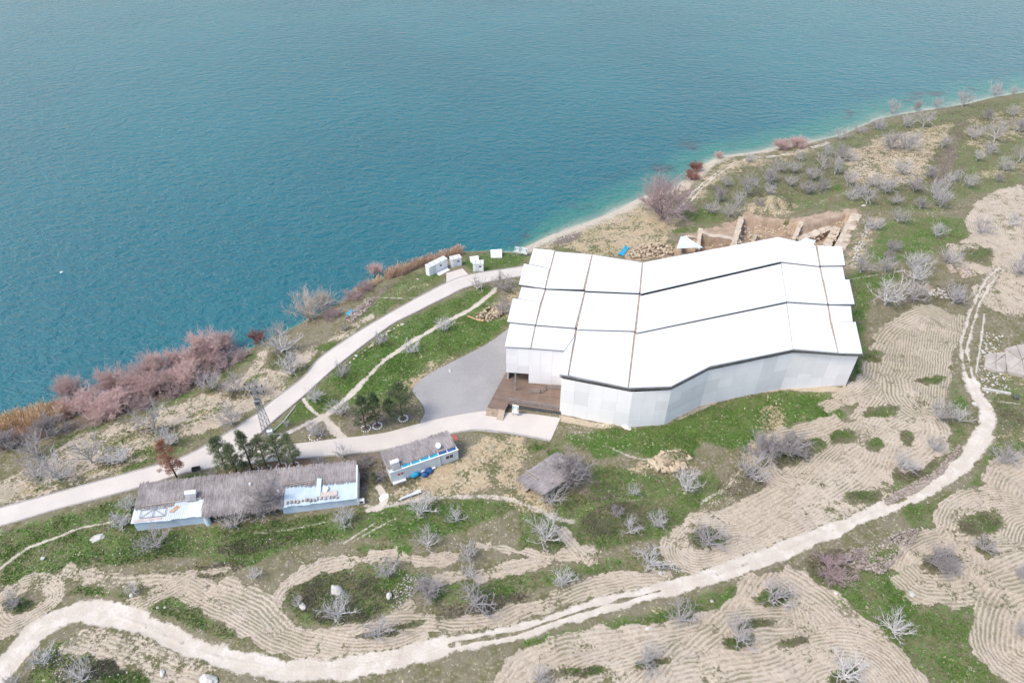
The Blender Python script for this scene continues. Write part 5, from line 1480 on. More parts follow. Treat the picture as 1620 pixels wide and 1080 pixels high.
variants('tall', 3, M_bark, M_twig, limbs=8, kids=(5, 4, 3), up=.8, trunk_h=1.0, R=2.3, Hh=4.2, fine=1.0)
variants('tamarisk', 4, M_mauve, M_pink, limbs=18, kids=(9, 7, 5), up=.9, trunk_h=.3, R=2.4, Hh=3.4, fine=.75)
variants('mauve', 3, M_mauve, M_mauve, limbs=13, kids=(8, 6, 5), up=.7, trunk_h=.3, R=2.6, Hh=3.2, fine=.8)
variants('red', 2, M_redbush, M_redbush, limbs=12, kids=(8, 7, 5), up=.7, trunk_h=.2, R=2.2, Hh=3.0, fine=.8)
variants('willow', 3, M_tanbush, M_tanbush, limbs=14, kids=(6, 5, 4), up=.85, trunk_h=.2, R=2.4, Hh=3.8, fine=.7)
variants('shrub', 3, M_twig_dark, M_twig_dark, limbs=12, kids=(6, 6, 4), up=.5, trunk_h=.15, R=2.6, Hh=2.0, fine=.7)
WIDTH = {'fig': 5.6, 'white': 5.6, 'thin': 5.4, 'thick': 5.6, 'dense': 5.6, 'tall': 5.0, 'tamarisk': 5.4, 'mauve': 5.6, 'red': 5.0, 'willow': 5.0, 'shrub': 5.6}
tree_rnd = random.Random(77)
NAMES = {'tamarisk': ('tamarisk_bush', 'bush'), 'mauve': ('tamarisk_bush', 'bush'), 'red': ('red_bush', 'bush'), 'willow': ('willow_bush', 'bush'), 'shrub': ('grey_shrub', 'shrub')}
def plant(kind, cx, cy, w, label, group, hs=1.0, name=None, cat=None):
    """a tree whose crown is centred at a pixel and is w pixels wide"""
    by = cy + w * .20 * hs
    p = P(cx, by)
    if shore_dist(p.x, p.y)[0] < .3: p.z = .1
    s = w / px_per_m(cx, by) / WIDTH[kind] * 1.14
    nm, ct = NAMES.get(kind, ('bare_tree', 'tree'))
    ml, mt = tree_rnd.choice(TREES[kind])
    o = thing(name or nm, label, cat or ct, (p.x, p.y, p.z - .05), group)
    o.rotation_euler = (0, 0, tree_rnd.uniform(0, 6.28))
    o.scale = (s, s, s * hs * tree_rnd.uniform(.9, 1.1))
    for n_, me_ in (('trunk', ml), ('crown', mt)):
        c = bpy.data.objects.new(n_, me_); COL.objects.link(c); c.parent = o
    return o

G_ORCH = 'bare orchard trees'
T = [  # kind, crown centre, width, label
 ('fig', 336, 607, 40, 'bare grey tree on green patch just below the tamarisk row'),
 ('fig', 372, 612, 40, 'bare grey tree on ploughed strip, left of the pylon top'),
 ('fig', 366, 662, 46, 'wide bare tree on the grass verge above the paved road bend'),
 ('tall', 247, 674, 50, 'bare pale tree with dark trunk on straw field, above a whiter tree'),
 ('white', 269, 694, 42, 'white bare tree on bright grass directly behind the rusty tree'),
 ('tall', 146, 722, 48, 'bare lavender tree in the middle of the straw field, dark stem visible'),
 ('white', 193, 722, 44, 'pale bare tree on straw field, right of the dark stemmed tree'),
 ('fig', 92, 745, 62, 'widest faint bare tree on the straw field near the left edge'),
 ('fig', 57, 746, 40, 'faint bare tree on straw field, left of the widest one'),
 ('fig', 60, 712, 52, 'bare tree on straw field below the reeds at the left'),
 ('dense', 86, 676, 50, 'dense grey bare tree at the right end of the reed bed'),
 ('dense', 18, 700, 42, 'dense grey bare tree at the left edge below the reeds'),
 ('white', 205, 797, 32, 'small white bare tree at the left gable of the long shed'),
 ('white', 195, 825, 36, 'white bare tree at the lower left corner of the long shed'),
 ('fig', 248, 855, 52, 'bare tree in front of the pale blue wall of the long shed'),
 ('fig', 372, 826, 40, 'bare tree on grass below the open middle of the long shed'),
 ('thin', 405, 908, 28, 'thin white sapling on green slope left of the ploughed loop'),
 ('thin', 212, 932, 26, 'low grey sapling beside a white stone on ploughed strip'),
 ('fig', 26, 951, 34, 'grey bare tree inside the small ploughed ring at far left'),
 ('white', 69, 1040, 42, 'bare tree in the lower left corner, right of the track bend'),
 ('white', 130, 1066, 46, 'bare tree at the bottom edge, second from the left corner'),
 ('fig', 22, 1076, 30, 'bare tree cut by the bottom edge at the left corner'),
 ('dense', 427, 793, 66, 'large bare tree spreading over the thatch of the long shed'),
 ('white', 545, 822, 42, 'bare tree with leaning trunk below the right end of the shed'),
 ('white', 677, 855, 40, 'bare tree above the upper arm of the ploughed loop'),
 ('thin', 722, 817, 34, 'small white bare tree on bright grass below the dry yard'),
 ('white', 667, 800, 50, 'bare tree covering the end of the grey metal panel'),
 ('fig', 615, 902, 44, 'bare tree at the upper right inside of the ploughed loop'),
 ('white', 536, 962, 56, 'bare tree inside the ploughed loop beside a white boulder'),
 ('thin', 472, 951, 22, 'tiny sapling with a heart shaped white stone inside the loop'),
 ('dense', 677, 930, 50, 'dense bare tree right of the loop, left of a wider one'),
 ('fig', 742, 873, 44, 'bare tree where two ploughed bands part'),
 ('fig', 752, 945, 66, 'widest bare tree between the loop and the dirt track'),
 ('fig', 600, 994, 50, 'bare tree rooted in the ploughed ground under the loop'),
 ('thin', 742, 905, 30, 'faint bare sapling on the ploughed band above the widest tree'),
 ('white', 864, 842, 56, 'big white bare tree at the tip of the ploughed band, below the pavilion'),
 ('white', 1027, 881, 52, 'dense white bare tree above the track, left of the long ploughed loop'),
 ('white', 892, 914, 40, 'small bare tree just above the ploughed band by the track'),
 ('thin', 997, 835, 38, 'open white sapling on dark grass, left of a denser one'),
 ('white', 1039, 825, 36, 'bare sapling right of the open white one on dark grass'),
 ('fig', 1120, 849, 58, 'bare tree enclosed by the end of the long ploughed loop'),
 ('fig', 1075, 971, 50, 'bare tree between dirt track and lower ploughed field'),
 ('fig', 1170, 1000, 54, 'bare tree on a grass island in the lower ploughed field'),
 ('fig', 1022, 1040, 50, 'faint bare tree on the ploughed band near the bottom centre'),
 ('fig', 852, 1071, 44, 'bare tree cut by the bottom edge under the ploughed band'),
 ('fig', 1224, 937, 56, 'bare tree in the notch of ploughed land below the track'),
 ('white', 1335, 1060, 58, 'bare tree at the bottom centre of the ploughed arcs'),
 ('dense', 1485, 888, 54, 'dense bare tree inside the right hand ploughed ring'),
 ('fig', 1555, 862, 32, 'small bare tree between the two ploughed rings on the right'),
 ('white', 1412, 990, 48, 'bare tree at the right margin of the lower ploughed field'),
 ('thick', 1615, 908, 34, 'bare tree at the right edge below the ploughed rings'),
 ('fig', 1612, 995, 34, 'bare tree at the right edge in the lowest ploughed patch'),
 ('dense', 902, 748, 64, 'large bare tree growing through the pavilion roof'),
 ('fig', 873, 784, 46, 'bare tree at the front corner of the pavilion'),
 ('thin', 1002, 777, 26, 'slender bare sapling on grass by the reddish soil patch'),
 ('white', 1085, 765, 48, 'bare tree on the green slope left of the ploughed field'),
 ('shrub', 975, 808, 28, 'small grey shrub on the dark mound below the pavilion'),
 ('fig', 1187, 745, 54, 'bare tree at the lower end of the big twin thicket'),
 ('dense', 1205, 712, 58, 'dense bare tree at the upper left of the twin thicket'),
 ('dense', 1250, 708, 56, 'dense mauve bare tree wrapped by the ploughed band'),
 ('fig', 1487, 655, 48, 'bare tree below the striped field, left of a fainter one'),
 ('thin', 1517, 660, 34, 'faint bare tree at the track side below the striped field'),
 ('fig', 1477, 705, 34, 'bare tree at the right tip of the ploughed fan'),
 ('fig', 1427, 733, 42, 'bare tree below the ploughed fan above the stone row'),
 ('fig', 1588, 722, 48, 'bare tree right of the wide dirt track bend'),
 ('white', 1400, 470, 56, 'big white bare tree right of the shelter, above the striped field'),
 ('white', 1448, 418, 42, 'tall white bare tree right of the shelter roof, on bright grass'),
 ('white', 1446, 436, 38, 'white bare tree directly below the tall one on bright grass'),
 ('fig', 1400, 424, 32, 'small bare tree between the shelter and the tall white tree'),
 ('tall', 1361, 424, 36, 'bare tree with dark trunk close to the shelter roof corner'),
 ('white', 1480, 368, 30, 'low white bare tree on the bright slope below the thicket'),
 ('fig', 1508, 470, 46, 'wide lavender bare tree above the striped field, track side'),
 ('fig', 1443, 466, 42, 'lavender bare tree left of the rubble strip'),
 ('shrub', 1412, 390, 30, 'dark mauve shrub on the slope right of the excavation'),
 ('shrub', 1404, 404, 24, 'smaller mauve shrub below the dark mauve one'),
 ('fig', 1550, 362, 34, 'bare tree at the left rim of the upper ploughed field'),
 ('fig', 1499, 410, 34, 'lavender bare tree above the stacked blocks'),
 ('fig', 1612, 425, 44, 'bare tree at the right edge on the upper ploughed field'),
 ('thin', 1600, 352, 26, 'dark leaning sapling on the upper ploughed field'),
 ('fig', 1487, 320, 38, 'bare tree in the centre of the slope, lower one of a pair'),
 ('fig', 1477, 305, 36, 'bare tree in the centre of the slope, upper one of a pair'),
 ('fig', 1420, 346, 28, 'bare tree on the slope right of the excavation corner'),
 ('fig', 1378, 357, 30, 'bare tree hugging the right rim of the excavation'),
 ('tall', 1370, 318, 28, 'bare tree just above the excavation corner'),
 ('fig', 1409, 176, 26, 'bare tree on the skyline bank, leftmost over the water'),
 ('thick', 1449, 172, 20, 'round dark bare tree on the bank, second over the water'),
 ('fig', 1480, 168, 18, 'small bare tree on the bank, third over the water'),
 ('fig', 1522, 162, 30, 'bare tree on the bank, fourth over the water'),
 ('fig', 1571, 148, 26, 'bare tree near the top right corner on the bank'),
 ('fig', 1602, 146, 16, 'last small bare tree on the bank at the top right'),
 ('fig', 1329, 216, 24, 'low bare tree on the bank where the beach ends'),
 ('fig', 442, 524, 34, 'pale bare tree at the water edge above the ploughed corner'),
 ('white', 447, 546, 54, 'big white bare tree on grass at the bend of the ploughed strip'),
 ('white', 460, 580, 46, 'bare tree on the verge left of the paved road, above the pylon'),
 ('fig', 410, 616, 38, 'bare tree directly behind the pylon top'),
 ('fig', 542, 588, 30, 'bare tree at the roadside end of the stone row'),
 ('white', 500, 628, 34, 'bare tree between paved road and footpath fork'),
 ('fig', 602, 538, 28, 'bare tree standing over the middle of the stone row'),
 ('white', 650, 551, 34, 'bare tree on the footpath across the green meadow'),
 ('white', 704, 516, 32, 'bare tree below the footpath at the upper meadow'),
 ('thin', 755, 452, 30, 'faint bare tree on the verge below the upper paved road'),
 ('shrub', 545, 518, 16, 'tiny grey shrub beside the turquoise rag'),
 ('white', 540, 648, 38, 'bare tree on grass between footpath and pines'),
 ('fig', 500, 683, 36, 'bare tree inside a white stone ring at the junction'),
 ('thin', 455, 671, 16, 'tiny white sapling on the grass right of the pylon'),
 ('thin', 543, 716, 34, 'thin bare sapling at the lower edge of the branch road'),
 ('shrub', 575, 730, 34, 'grey brushwood below the branch road'),
 ('shrub', 604, 752, 26, 'grey brushwood left of the prefab hut'),
 ('shrub', 506, 733, 34, 'dark brushwood round a stone ring behind the thatch'),
 ('shrub', 795, 448, 46, 'grey thicket at the left foot of the shelter, by the road'),
 ('shrub', 800, 486, 40, 'lower grey thicket at the left foot of the shelter'),
 ('shrub', 335, 752, 24, 'grey brushwood between the pines and the shed'),
]
for k in T: plant(k[0], k[1], k[2], k[3], k[4], G_ORCH if k[0] != 'shrub' else 'grey shrubs')
# trees of the far slope that nothing tells apart
HILL = [(1400, 300, 34, 'widest bare tree above the excavation corner, below the straw field'), (1445, 297, 28, 'bare tree below the right corner of the straw field'), (1531, 291, 28, 'bare tree at the upper left shoulder of the ploughed field'),
        (1496, 294, 26, 'bare tree left of the ploughed field shoulder, above the pair'), (1357, 303, 28, 'bare tree right of the pale mound, above the excavation'), (1276, 301, 28, 'bare tree on the right flank of the pale mound'),
        (1432, 196, 26, 'left bare tree of two on the upper edge of the straw field'), (1460, 196, 28, 'right bare tree of two on the upper edge of the straw field'), (1388, 201, 24, 'bare tree at the upper left tip of the straw field'),
        (1327, 244, 28, 'bare tree left of the straw field, highest of that slope'), (1283, 280, 28, 'bare tree left of the straw field, lower left of the slope'), (1320, 270, 30, 'bare tree touching the lower left of the straw field'),
        (1435, 231, 38, 'largest bare tree standing in the middle of the straw field'), (1407, 229, 34, 'bare tree in the straw field left of the largest one'), (1537, 213, 28, 'bare tree right of the dark strip beside the straw field'),
        (1572, 217, 32, 'wide bare tree on the upper right slope, leftmost of its row'), (1562, 238, 26, 'bare tree just below the wide one on the upper right slope'), (1612, 203, 28, 'bare tree at the right edge, upper right slope'),
        (1587, 265, 28, 'bare tree on the dry strip above the ploughed field'), (1612, 250, 26, 'bare tree at the right edge above the dry strip'), (1510, 281, 26, 'bare tree at the lower end of the dark strip'),
        (1577, 283, 18, 'small bare tree on the rim of the ploughed field'), (1425, 270, 28, 'bare tree in the lower part of the straw field, right'),
        (1180, 302, 34, 'widest bare tree right of the beach track'), (1148, 290, 24, 'bare tree next to the beach track, uppermost'), (1137, 313, 26, 'bare tree next to the beach track, middle'),
        (1125, 332, 26, 'bare tree next to the beach track, lowest'), (1167, 323, 26, 'bare tree between the beach track and the pale mound'), (1152, 337, 32, 'pale wide bare tree on the grass behind the cross wall'),
        (1215, 284, 32, 'bare tree in the centre of the slope above the pale mound'), (1233, 266, 26, 'bare tree above the central one on the lake side slope'), (1215, 308, 24, 'bare tree just above the pale mound'),
        (1255, 268, 26, 'bare tree right of the upper slope pair, lake side'), (1200, 327, 24, 'tan bare tree growing on the pale mound'), (1185, 252, 20, 'small bare tree standing on the beach track bend'),
        (1300, 262, 24, 'bare tree in the middle of the slope left of the straw field'), (1345, 250, 24, 'bare tree on the left edge of the straw field'), 
        (1298, 296, 24, 'bare tree right of the mound flank tree'), (1250, 290, 22, 'small bare tree above the mound flank tree'), (1340, 290, 26, 'bare tree at the lower left corner of the straw field'),
        (1380, 290, 24, 'bare tree at the lower edge of the straw field'), (1470, 275, 24, 'bare tree at the lower right corner of the straw field'), (1545, 250, 22, 'small bare tree on the thin path of the upper right slope'),
        (1490, 230, 20, 'small bare tree in the dark strip beside the straw field'), (1600, 180, 22, 'bare tree below the bank at the right edge'), (1560, 185, 20, 'small bare tree below the bank, left of the right edge'),
        (1265, 250, 20, 'small bare tree below the far pink beach bush'), (1305, 244, 22, 'bare tree at the far end of the beach track'), (1415, 318, 24, 'bare tree below the widest one above the excavation corner'),
        (1455, 325, 24, 'bare tree left of the central pair on the slope'), (1345, 312, 22, 'small bare tree on the lake side rim of the excavation')]
for i, (cx, cy, w, lb) in enumerate(HILL):
    plant(('fig', 'thick', 'fig', 'tall')[i % 4], cx, cy, w, lb, 'bare trees crowding the far slope')
# shore bushes
B = [('tamarisk', 117, 622, 48, 1.1, 'pink tamarisk with rounded top at the left end of the row'), ('tamarisk', 112, 648, 46, .9, 'pink tamarisk right behind the reed bed end'), ('tamarisk', 147, 640, 60, .95, 'low pink tamarisk second along the row'),
     ('tamarisk', 186, 612, 58, 1.1, 'pink tamarisk with wide crown left of the middle of the row'), ('tamarisk', 180, 642, 58, .9, 'pink tamarisk on the land side, left of the middle'), ('tamarisk', 218, 612, 52, 1.0, 'pink tamarisk in the middle of the row'),
     ('tamarisk', 250, 588, 60, 1.1, 'tall pink tamarisk standing highest over the water'), ('tamarisk', 252, 612, 54, .95, 'pink tamarisk in front of the tallest one'), ('tamarisk', 286, 575, 48, 1.1, 'pink tamarisk right of the tallest one'),
     ('tamarisk', 297, 596, 52, 1.0, 'pink tamarisk on the land side, right of the middle'), ('tamarisk', 330, 556, 60, 1.1, 'big pink tamarisk near the right end of the row'), ('tamarisk', 358, 548, 44, 1.1, 'last pink tamarisk at the right end of the row'),
     ('mauve', 275, 620, 40, .5, 'low mauve shrub fringe under the middle tamarisks'), ('mauve', 225, 640, 40, .5, 'low mauve shrub fringe left of the middle'), ('mauve', 350, 577, 44, .5, 'low mauve shrub fringe under the right tamarisks'),
     ('mauve', 383, 561, 34, .5, 'low mauve shrub fringe at the right end of the row'), ('mauve', 318, 598, 36, .5, 'low mauve shrub fringe beside the green patch'),
     ('red', 407, 536, 30, .9, 'rust red bush at the water edge right of the tamarisk row'), ('mauve', 1045, 330, 84, .95, 'large mauve bush on the beach behind the shelter'),
     ('red', 1101, 268, 26, .9, 'upper dark red bush at the beach corner'), ('red', 1094, 280, 28, .8, 'lower dark red bush at the beach corner'), ('tamarisk', 1262, 228, 36, .6, 'right half of the low pink bush along the far beach'),
     ('tamarisk', 1236, 233, 36, .5, 'left half of the low pink bush along the far beach'), ('tamarisk', 1137, 248, 16, .9, 'tiny pink bush on the beach left of the track'),
     ('tamarisk', 594, 430, 26, 1.0, 'lone pinkish bush at the water below the white cabins'), ('willow', 490, 494, 58, 1.0, 'wide tan willow bush fanning out at the water edge'), ('willow', 512, 480, 40, .9, 'smaller tan willow bush beside the wide one'),
     ('mauve', 560, 470, 36, .5, 'brown brush on the shore bank below the meadow, left part'), ('mauve', 580, 455, 34, .5, 'brown brush on the shore bank below the meadow, right part'), ('mauve', 525, 497, 34, .45, 'brown brush on the shore bank beside the willows'),
     ('shrub', 1132, 297, 14, .8, 'small dark green shrub by the beach track'), ('mauve', 1315, 901, 62, .5, 'low mauve brush left of the stone heap'), ('mauve', 1360, 880, 30, .4, 'mauve brush growing out of the stone heap'),
     ('shrub', 1388, 198, 30, .5, 'dark brush along the bank of the far cove'), ('shrub', 1360, 206, 28, .5, 'dark brush on the bank left of the far cove')]
B += [('tamarisk', 165, 655, 44, .8, 'low pink tamarisk on the land side, second from left'), ('tamarisk', 200, 632, 46, .8, 'low pink tamarisk filling the hedge left of the middle'), ('tamarisk', 232, 618, 46, .8, 'low pink tamarisk filling the hedge at the middle'), ('tamarisk', 270, 600, 48, .85, 'low pink tamarisk filling the hedge right of the middle'), ('tamarisk', 312, 576, 48, .85, 'low pink tamarisk before the right end of the row'), ('tamarisk', 340, 570, 44, .8, 'low pink tamarisk under the right end of the row')]
for kd, cx, cy, w, hs, lb in B:
    if kd == 'tamarisk' and cx < 400: hs *= .86
    plant(kd, cx, cy, w, lb, 'tamarisks along the shore' if kd == 'tamarisk' else 'shore brush', hs)

# ---- pines
def pine(seed, H=5.0, W=2.4, n_clumps=92, needles=64, open_=0.0):
    r = np.random.default_rng(seed); rr = random.Random(seed)
    segs = [(0, 0, -.25, .03, .02, H * .5, .11, .075), (.03, .02, H * .5, 0, .03, H * .96, .075, .02)]
    V = []
    for k in range(n_clumps):
        t = rr.random() ** .85
        z = H * (.20 + .78 * t)
        prof = (1 - t ** 1.6) ** .8 * .95 + .12
        if t < .12: prof *= .75
        a = rr.uniform(0, 6.283); rad = W / 2 * prof * rr.uniform(.35, 1.08)
        c = np.array([rad * math.cos(a), rad * math.sin(a), z + rr.uniform(-.1, .1)])
        if rr.random() < .5: segs.append((0, 0, z - rad * .35, c[0], c[1], c[2], .03, .012))
        m = int(needles * rr.uniform(.6, 1.3)); cr = rr.uniform(.20, .42) * W / 2.4
        d = r.normal(0, 1, (m, 3)); d /= np.linalg.norm(d, axis=1)[:, None]; d[:, 2] = d[:, 2] * .7 + .25
        p = c[None] + d * (r.random((m, 1)) ** .5) * cr * .75
        e = p + d * r.uniform(.12, .24, (m, 1))
        s = np.cross(d, r.normal(0, 1, (m, 3))); s /= np.linalg.norm(s, axis=1)[:, None] + 1e-9
        w = r.uniform(.014, .03, (m, 1))
        V.append(np.stack([p - s * w, p + s * w, e], 1))
    V = np.concatenate(V).reshape(-1, 3)
    return segs_mesh('trunk', segs, 5), np_mesh('crown', V, np.arange(len(V)).reshape(-1, 3))
M_pinebark = bark('pine_bark', (.16, .115, .085), (.11, .08, .06))
M_needle = simple('pine_needles', (.115, .150, .075), (.21, .235, .125), .9, .7, island=True, per_obj=.3, spec=.15)
M_needle_dark = simple('dark_pine_needles', (.070, .100, .052), (.125, .155, .078), .9, .7, island=True, per_obj=.2, spec=.15)
M_rustleaf = simple('rusty_dead_needles', (.42, .20, .12), (.26, .13, .085), .9, .8, island=True)
PN = [pine(41), pine(42), pine(43)]
for ml, mt in PN: ml.materials.append(M_pinebark); mt.materials.append(M_needle)
PD = [pine(51), pine(52, W=3.4), pine(53)]
for ml, mt in PD: ml.materials.append(M_pinebark); mt.materials.append(M_needle_dark)
PR = [pine(61, n_clumps=85, needles=60)]
for ml, mt in PR: ml.materials.append(M_pinebark); mt.materials.append(M_rustleaf)
def put_pine(v, bx, by, top, w, label, name='pine_tree', group='young pines', base_w=2.4):
    p = P(bx, by)
    hpx = by - top
    # height from pixels: project trial heights
    lo, hi = .5, 15
    for _ in range(30):
        h = (lo + hi) / 2
        if by - project(p.x, p.y, p.z + h)[1] < hpx: lo = h
        else: hi = h
    s = h / 5.0; sw = w / px_per_m(bx, by) / base_w
    o = thing(name, label, 'tree', p, group); o.scale = (sw, sw, s); o.rotation_euler = (0, 0, tree_rnd.uniform(0, 6.28))
    for n_, me_ in (('trunk', v[0]), ('crown', v[1])):
        c = bpy.data.objects.new(n_, me_); COL.objects.link(c); c.parent = o
put_pine(PN[0], 362, 752, 692, 38, 'pine at the left of the group behind the long shed')
put_pine(PN[1], 378, 754, 704, 32, 'shorter pine close to the leftmost pine')
put_pine(PD[0], 399, 742, 684, 32, 'darkest pine in the group left of the pylon foot')
put_pine(PN[2], 423, 742, 690, 34, 'pine right below the pylon cabinet')
put_pine(PN[0], 445, 738, 689, 30, 'pine with its trunk in a white stone ring, fourth from left')
put_pine(PN[1], 466, 737, 687, 30, 'rightmost pine of the group, in a white stone ring')
put_pine(PD[0], 579, 678, 628, 32, 'dark pine left of the gravel yard, leftmost of three')
put_pine(PD[2], 597, 674, 622, 28, 'dark pine left of the gravel yard, middle of three')
put_pine(PD[1], 637, 664, 607, 50, 'broad dark pine touching the gravel yard', base_w=3.4)
put_pine(PD[0], 618, 660, 632, 26, 'small dark pine squeezed between middle and broad pine')
put_pine(PR[0], 281, 757, 698, 36, 'rust brown dead conifer at the lower kerb of the paved road', 'dead_conifer', None)
p_ = P(595, 760); 
m = MB(); m.rock((p_.x, p_.y, p_.z + .3), (.5, .45, .45), 8, 2)
put_pine(PD[0], 593, 763, 748, 14, 'tiny dark green conifer between shed and hut')

# ---- reeds: upright blades along the water
def reed_bed(name, label, line_px, depth, n, h, seed, mat):
    r = np.random.default_rng(seed)
    c = catmull(PA(line_px), step=.5)
    tn = np.gradient(c, axis=0); tn /= np.linalg.norm(tn, axis=1)[:, None]; nr = np.stack([-tn[:, 1], tn[:, 0]], 1)
    i = r.integers(0, len(c), n); o = r.uniform(-.5, .5, n) * depth * (.6 + .7 * vnoise(c[i, 0], c[i, 1], 3.0, seed))
    p = c[i] + nr[i] * o[:, None] + tn[i] * r.uniform(-.3, .3, n)[:, None]
    z = np.maximum(H0(p[:, 0], p[:, 1]), -.3) - .05
    hh = h * r.uniform(.55, 1.1, n) * (.7 + .5 * vnoise(p[:, 0], p[:, 1], 2.0, seed + 1))
    lean = r.normal(0, .16, (n, 2)) + np.array([[.12, .04]])
    base = np.stack([p[:, 0], p[:, 1], z], 1); top = base + np.stack([lean[:, 0] * hh, lean[:, 1] * hh, hh], 1)
    a = r.uniform(0, 6.28, n); s = np.stack([np.cos(a), np.sin(a), np.zeros(n)], 1) * r.uniform(.02, .05, n)[:, None]
    V = np.stack([base - s, base + s, top], 1).reshape(-1, 3); F_ = np.arange(3 * n).reshape(-1, 3)
    # plumes
    k = n // 3; mid = base[:k] + (top[:k] - base[:k]) * .72
    V2 = np.stack([mid, top[:k] + s[:k] * 2.4, top[:k] * 1.0 + (top[:k] - mid) * .25, ], 1).reshape(-1, 3)
    V = np.concatenate([V, V2]); F_ = np.arange(len(V)).reshape(-1, 3)
    ob = link_mesh(name, np_mesh(name, V, F_), mat)
    return tag(ob, label, 'reeds', kind='stuff')
M_reed = simple('dry_straw_reeds', (.80, .62, .40), (.58, .41, .26), .5, .85, island=True)
M_reed_red = simple('reddish_dry_reeds', (.66, .46, .33), (.46, .31, .225), .5, .85, island=True)
reed_bed('reed_bed', 'dense straw coloured reed bed along the water at the left edge', [(-60, 700), (0, 680), (40, 668), (75, 662), (102, 655)], 5.0, 9000, 2.6, 4, M_reed)
reed_bed('reed_bed', 'reddish dry reeds in front of the straw reed bed', [(-60, 725), (0, 704), (40, 692), (75, 682)], 4.0, 5000, 2.0, 5, M_reed_red)
reed_bed('reed_bed', 'thin line of dry reeds behind the white cabins', [(612, 440), (640, 430), (665, 420), (700, 409), (727, 401)], 2.4, 4200, 2.3, 6, M_reed_red)
reed_bed('reed_bed', 'short dry reeds on the bank below the cabins', [(560, 470), (572, 460), (590, 450), (600, 444)], 2.0, 900, 1.6, 7, M_reed)

# ------------------------------------------------------------------ stones
M_stone = simple('pale_limestone', (.56, .53, .48), (.42, .39, .35), 2.0, .9, bump=.4, per_obj=.2)
M_rubble = simple('grey_pink_rubble', (.40, .335, .29), (.22, .18, .15), 1.0, .95, island=True)
M_ochre = simple('ochre_stone', (.52, .42, .30), (.38, .30, .21), 1.5, .95, island=True)
for px_, py_, s, lb in [(155, 851, (1.0, .6, .3), 'big pale flat boulder on the green slope at left'), (533, 935, (.95, .7, .6), 'white boulder inside the ploughed loop above the bare tree'), (616, 943, (.4, .45, .5), 'grey upright boulder at the right inside of the loop'),
                        (479, 959, (.5, .42, .3), 'heart shaped white stone at the left inside of the loop'), (208, 942, (.28, .28, .22), 'round white stone below the ploughed strip at left'), (250, 961, (.2, .2, .16), 'small white stone on dark grass above the track, left one'),
                        (261, 961, (.2, .18, .15), 'small white stone on dark grass above the track, right one'), (330, 1076, (1.1, .7, .4), 'pale boulder cut by the bottom edge near the track'), (257, 1065, (.5, .3, .25), 'pinkish stone at the bottom left thicket'),
                        (1044, 906, (.3, .3, .25), 'pale yellow stone beside the dirt track centre'), (1026, 994, (.5, .25, .22), 'grey stone on green strip below the track'), (1126, 951, (.24, .22, .2), 'white stone between track and lower ploughed field'),
                        (1322, 938, (.28, .22, .2), 'white stone on the meadow below the mauve brush'), (1442, 940, (.5, .4, .35), 'grey stone on the meadow left of the ploughed rings'), (991, 676, (.5, .8, .15), 'pinkish slab at the foot of the shelter wall'),
                        (943, 672.5, (.25, .2, .2), 'white stone at the wall foot, left one'), (955, 673.5, (.25, .2, .2), 'white stone at the wall foot, right one'), (68, 883, (.28, .3, .22), 'pale stone on the green slope near the footpath'),
                        (712, 586, (.55, .25, .15), 'white stone on the grey gravel yard'), (661, 442, (.3, .2, .15), 'white stone on the lawn below the long cabin'), (1102, 255, (.4, .3, .2), 'white rock by the beach above the red bush'),
                        (1366, 326, (.6, .4, .3), 'white rock at the upper corner of the excavation'), (1542, 640, (.5, .4, .3), 'pale rock at the track below the limestone slab')]:
    q = P(px_, py_); tag(MB().rock((q.x, q.y, q.z + s[2] * .3), s, px_, 2).build('boulder', M_stone), lb, 'stone', 'single stones')
def rubble(name, label, poly_px, n, smin, smax, mat, seed, height=.0):
    r = random.Random(seed); poly = PA(poly_px); lo = poly.min(0); hi = poly.max(0)
    vp = [Vector((p[0], p[1], 0)) for p in poly]; m = MB(); k = 0
    cx, cy = poly.mean(0)
    base = []
    while k < n:
        x, y = r.uniform(lo[0], hi[0]), r.uniform(lo[1], hi[1])
        if not in_poly((x, y), vp): continue
        s = smin + (smax - smin) * r.random() ** 2
        c = (x, y, H0(x, y) + s * .2 + height * r.random())
        dd = [(s * r.uniform(.7, 1.2), 0, 0), (0, s * r.uniform(.6, 1.1), 0), (-s * r.uniform(.7, 1.2), 0, 0), (0, -s * r.uniform(.6, 1.1), 0)]
        a = r.uniform(0, 6.28); co, si = math.cos(a), math.sin(a)
        vs = []
        for zz, sc in ((-.4, .9), (.35, 1.0), (.7, .55)):
            for d in dd: vs.append((c[0] + (d[0] * co - d[1] * si) * sc, c[1] + (d[0] * si + d[1] * co) * sc, c[2] + s * zz * r.uniform(.8, 1.1)))
        fs = [(i, (i + 1) % 4, 4 + (i + 1) % 4, 4 + i) for i in range(4)] + [(4 + i, 4 + (i + 1) % 4, 8 + (i + 1) % 4, 8 + i) for i in range(4)] + [(8, 9, 10, 11)]
        m.add(vs, fs); k += 1
    return tag(m.build(name, mat), label, 'rubble', kind='stuff')
rubble('stone_heap', 'heap of broken grey pink stones below the dirt track', [(1325, 890), (1350, 868), (1385, 868), (1410, 848), (1452, 836), (1447, 858), (1412, 890), (1395, 910), (1360, 902)], 1900, .06, .24, M_rubble, 1, .45)
rubble('stone_row', 'long row of stones piled along the upper side of the dirt track', [(1398, 790), (1440, 765), (1480, 745), (1515, 705), (1520, 712), (1490, 750), (1450, 778), (1402, 800)], 900, .06, .22, M_rubble, 2, .12)
rubble('loose_stones', 'loose stones scattered over the grass in the lower left corner', [(60, 1030), (110, 1012), (180, 1050), (230, 1078), (90, 1080)], 170, .06, .16, M_stone, 3)
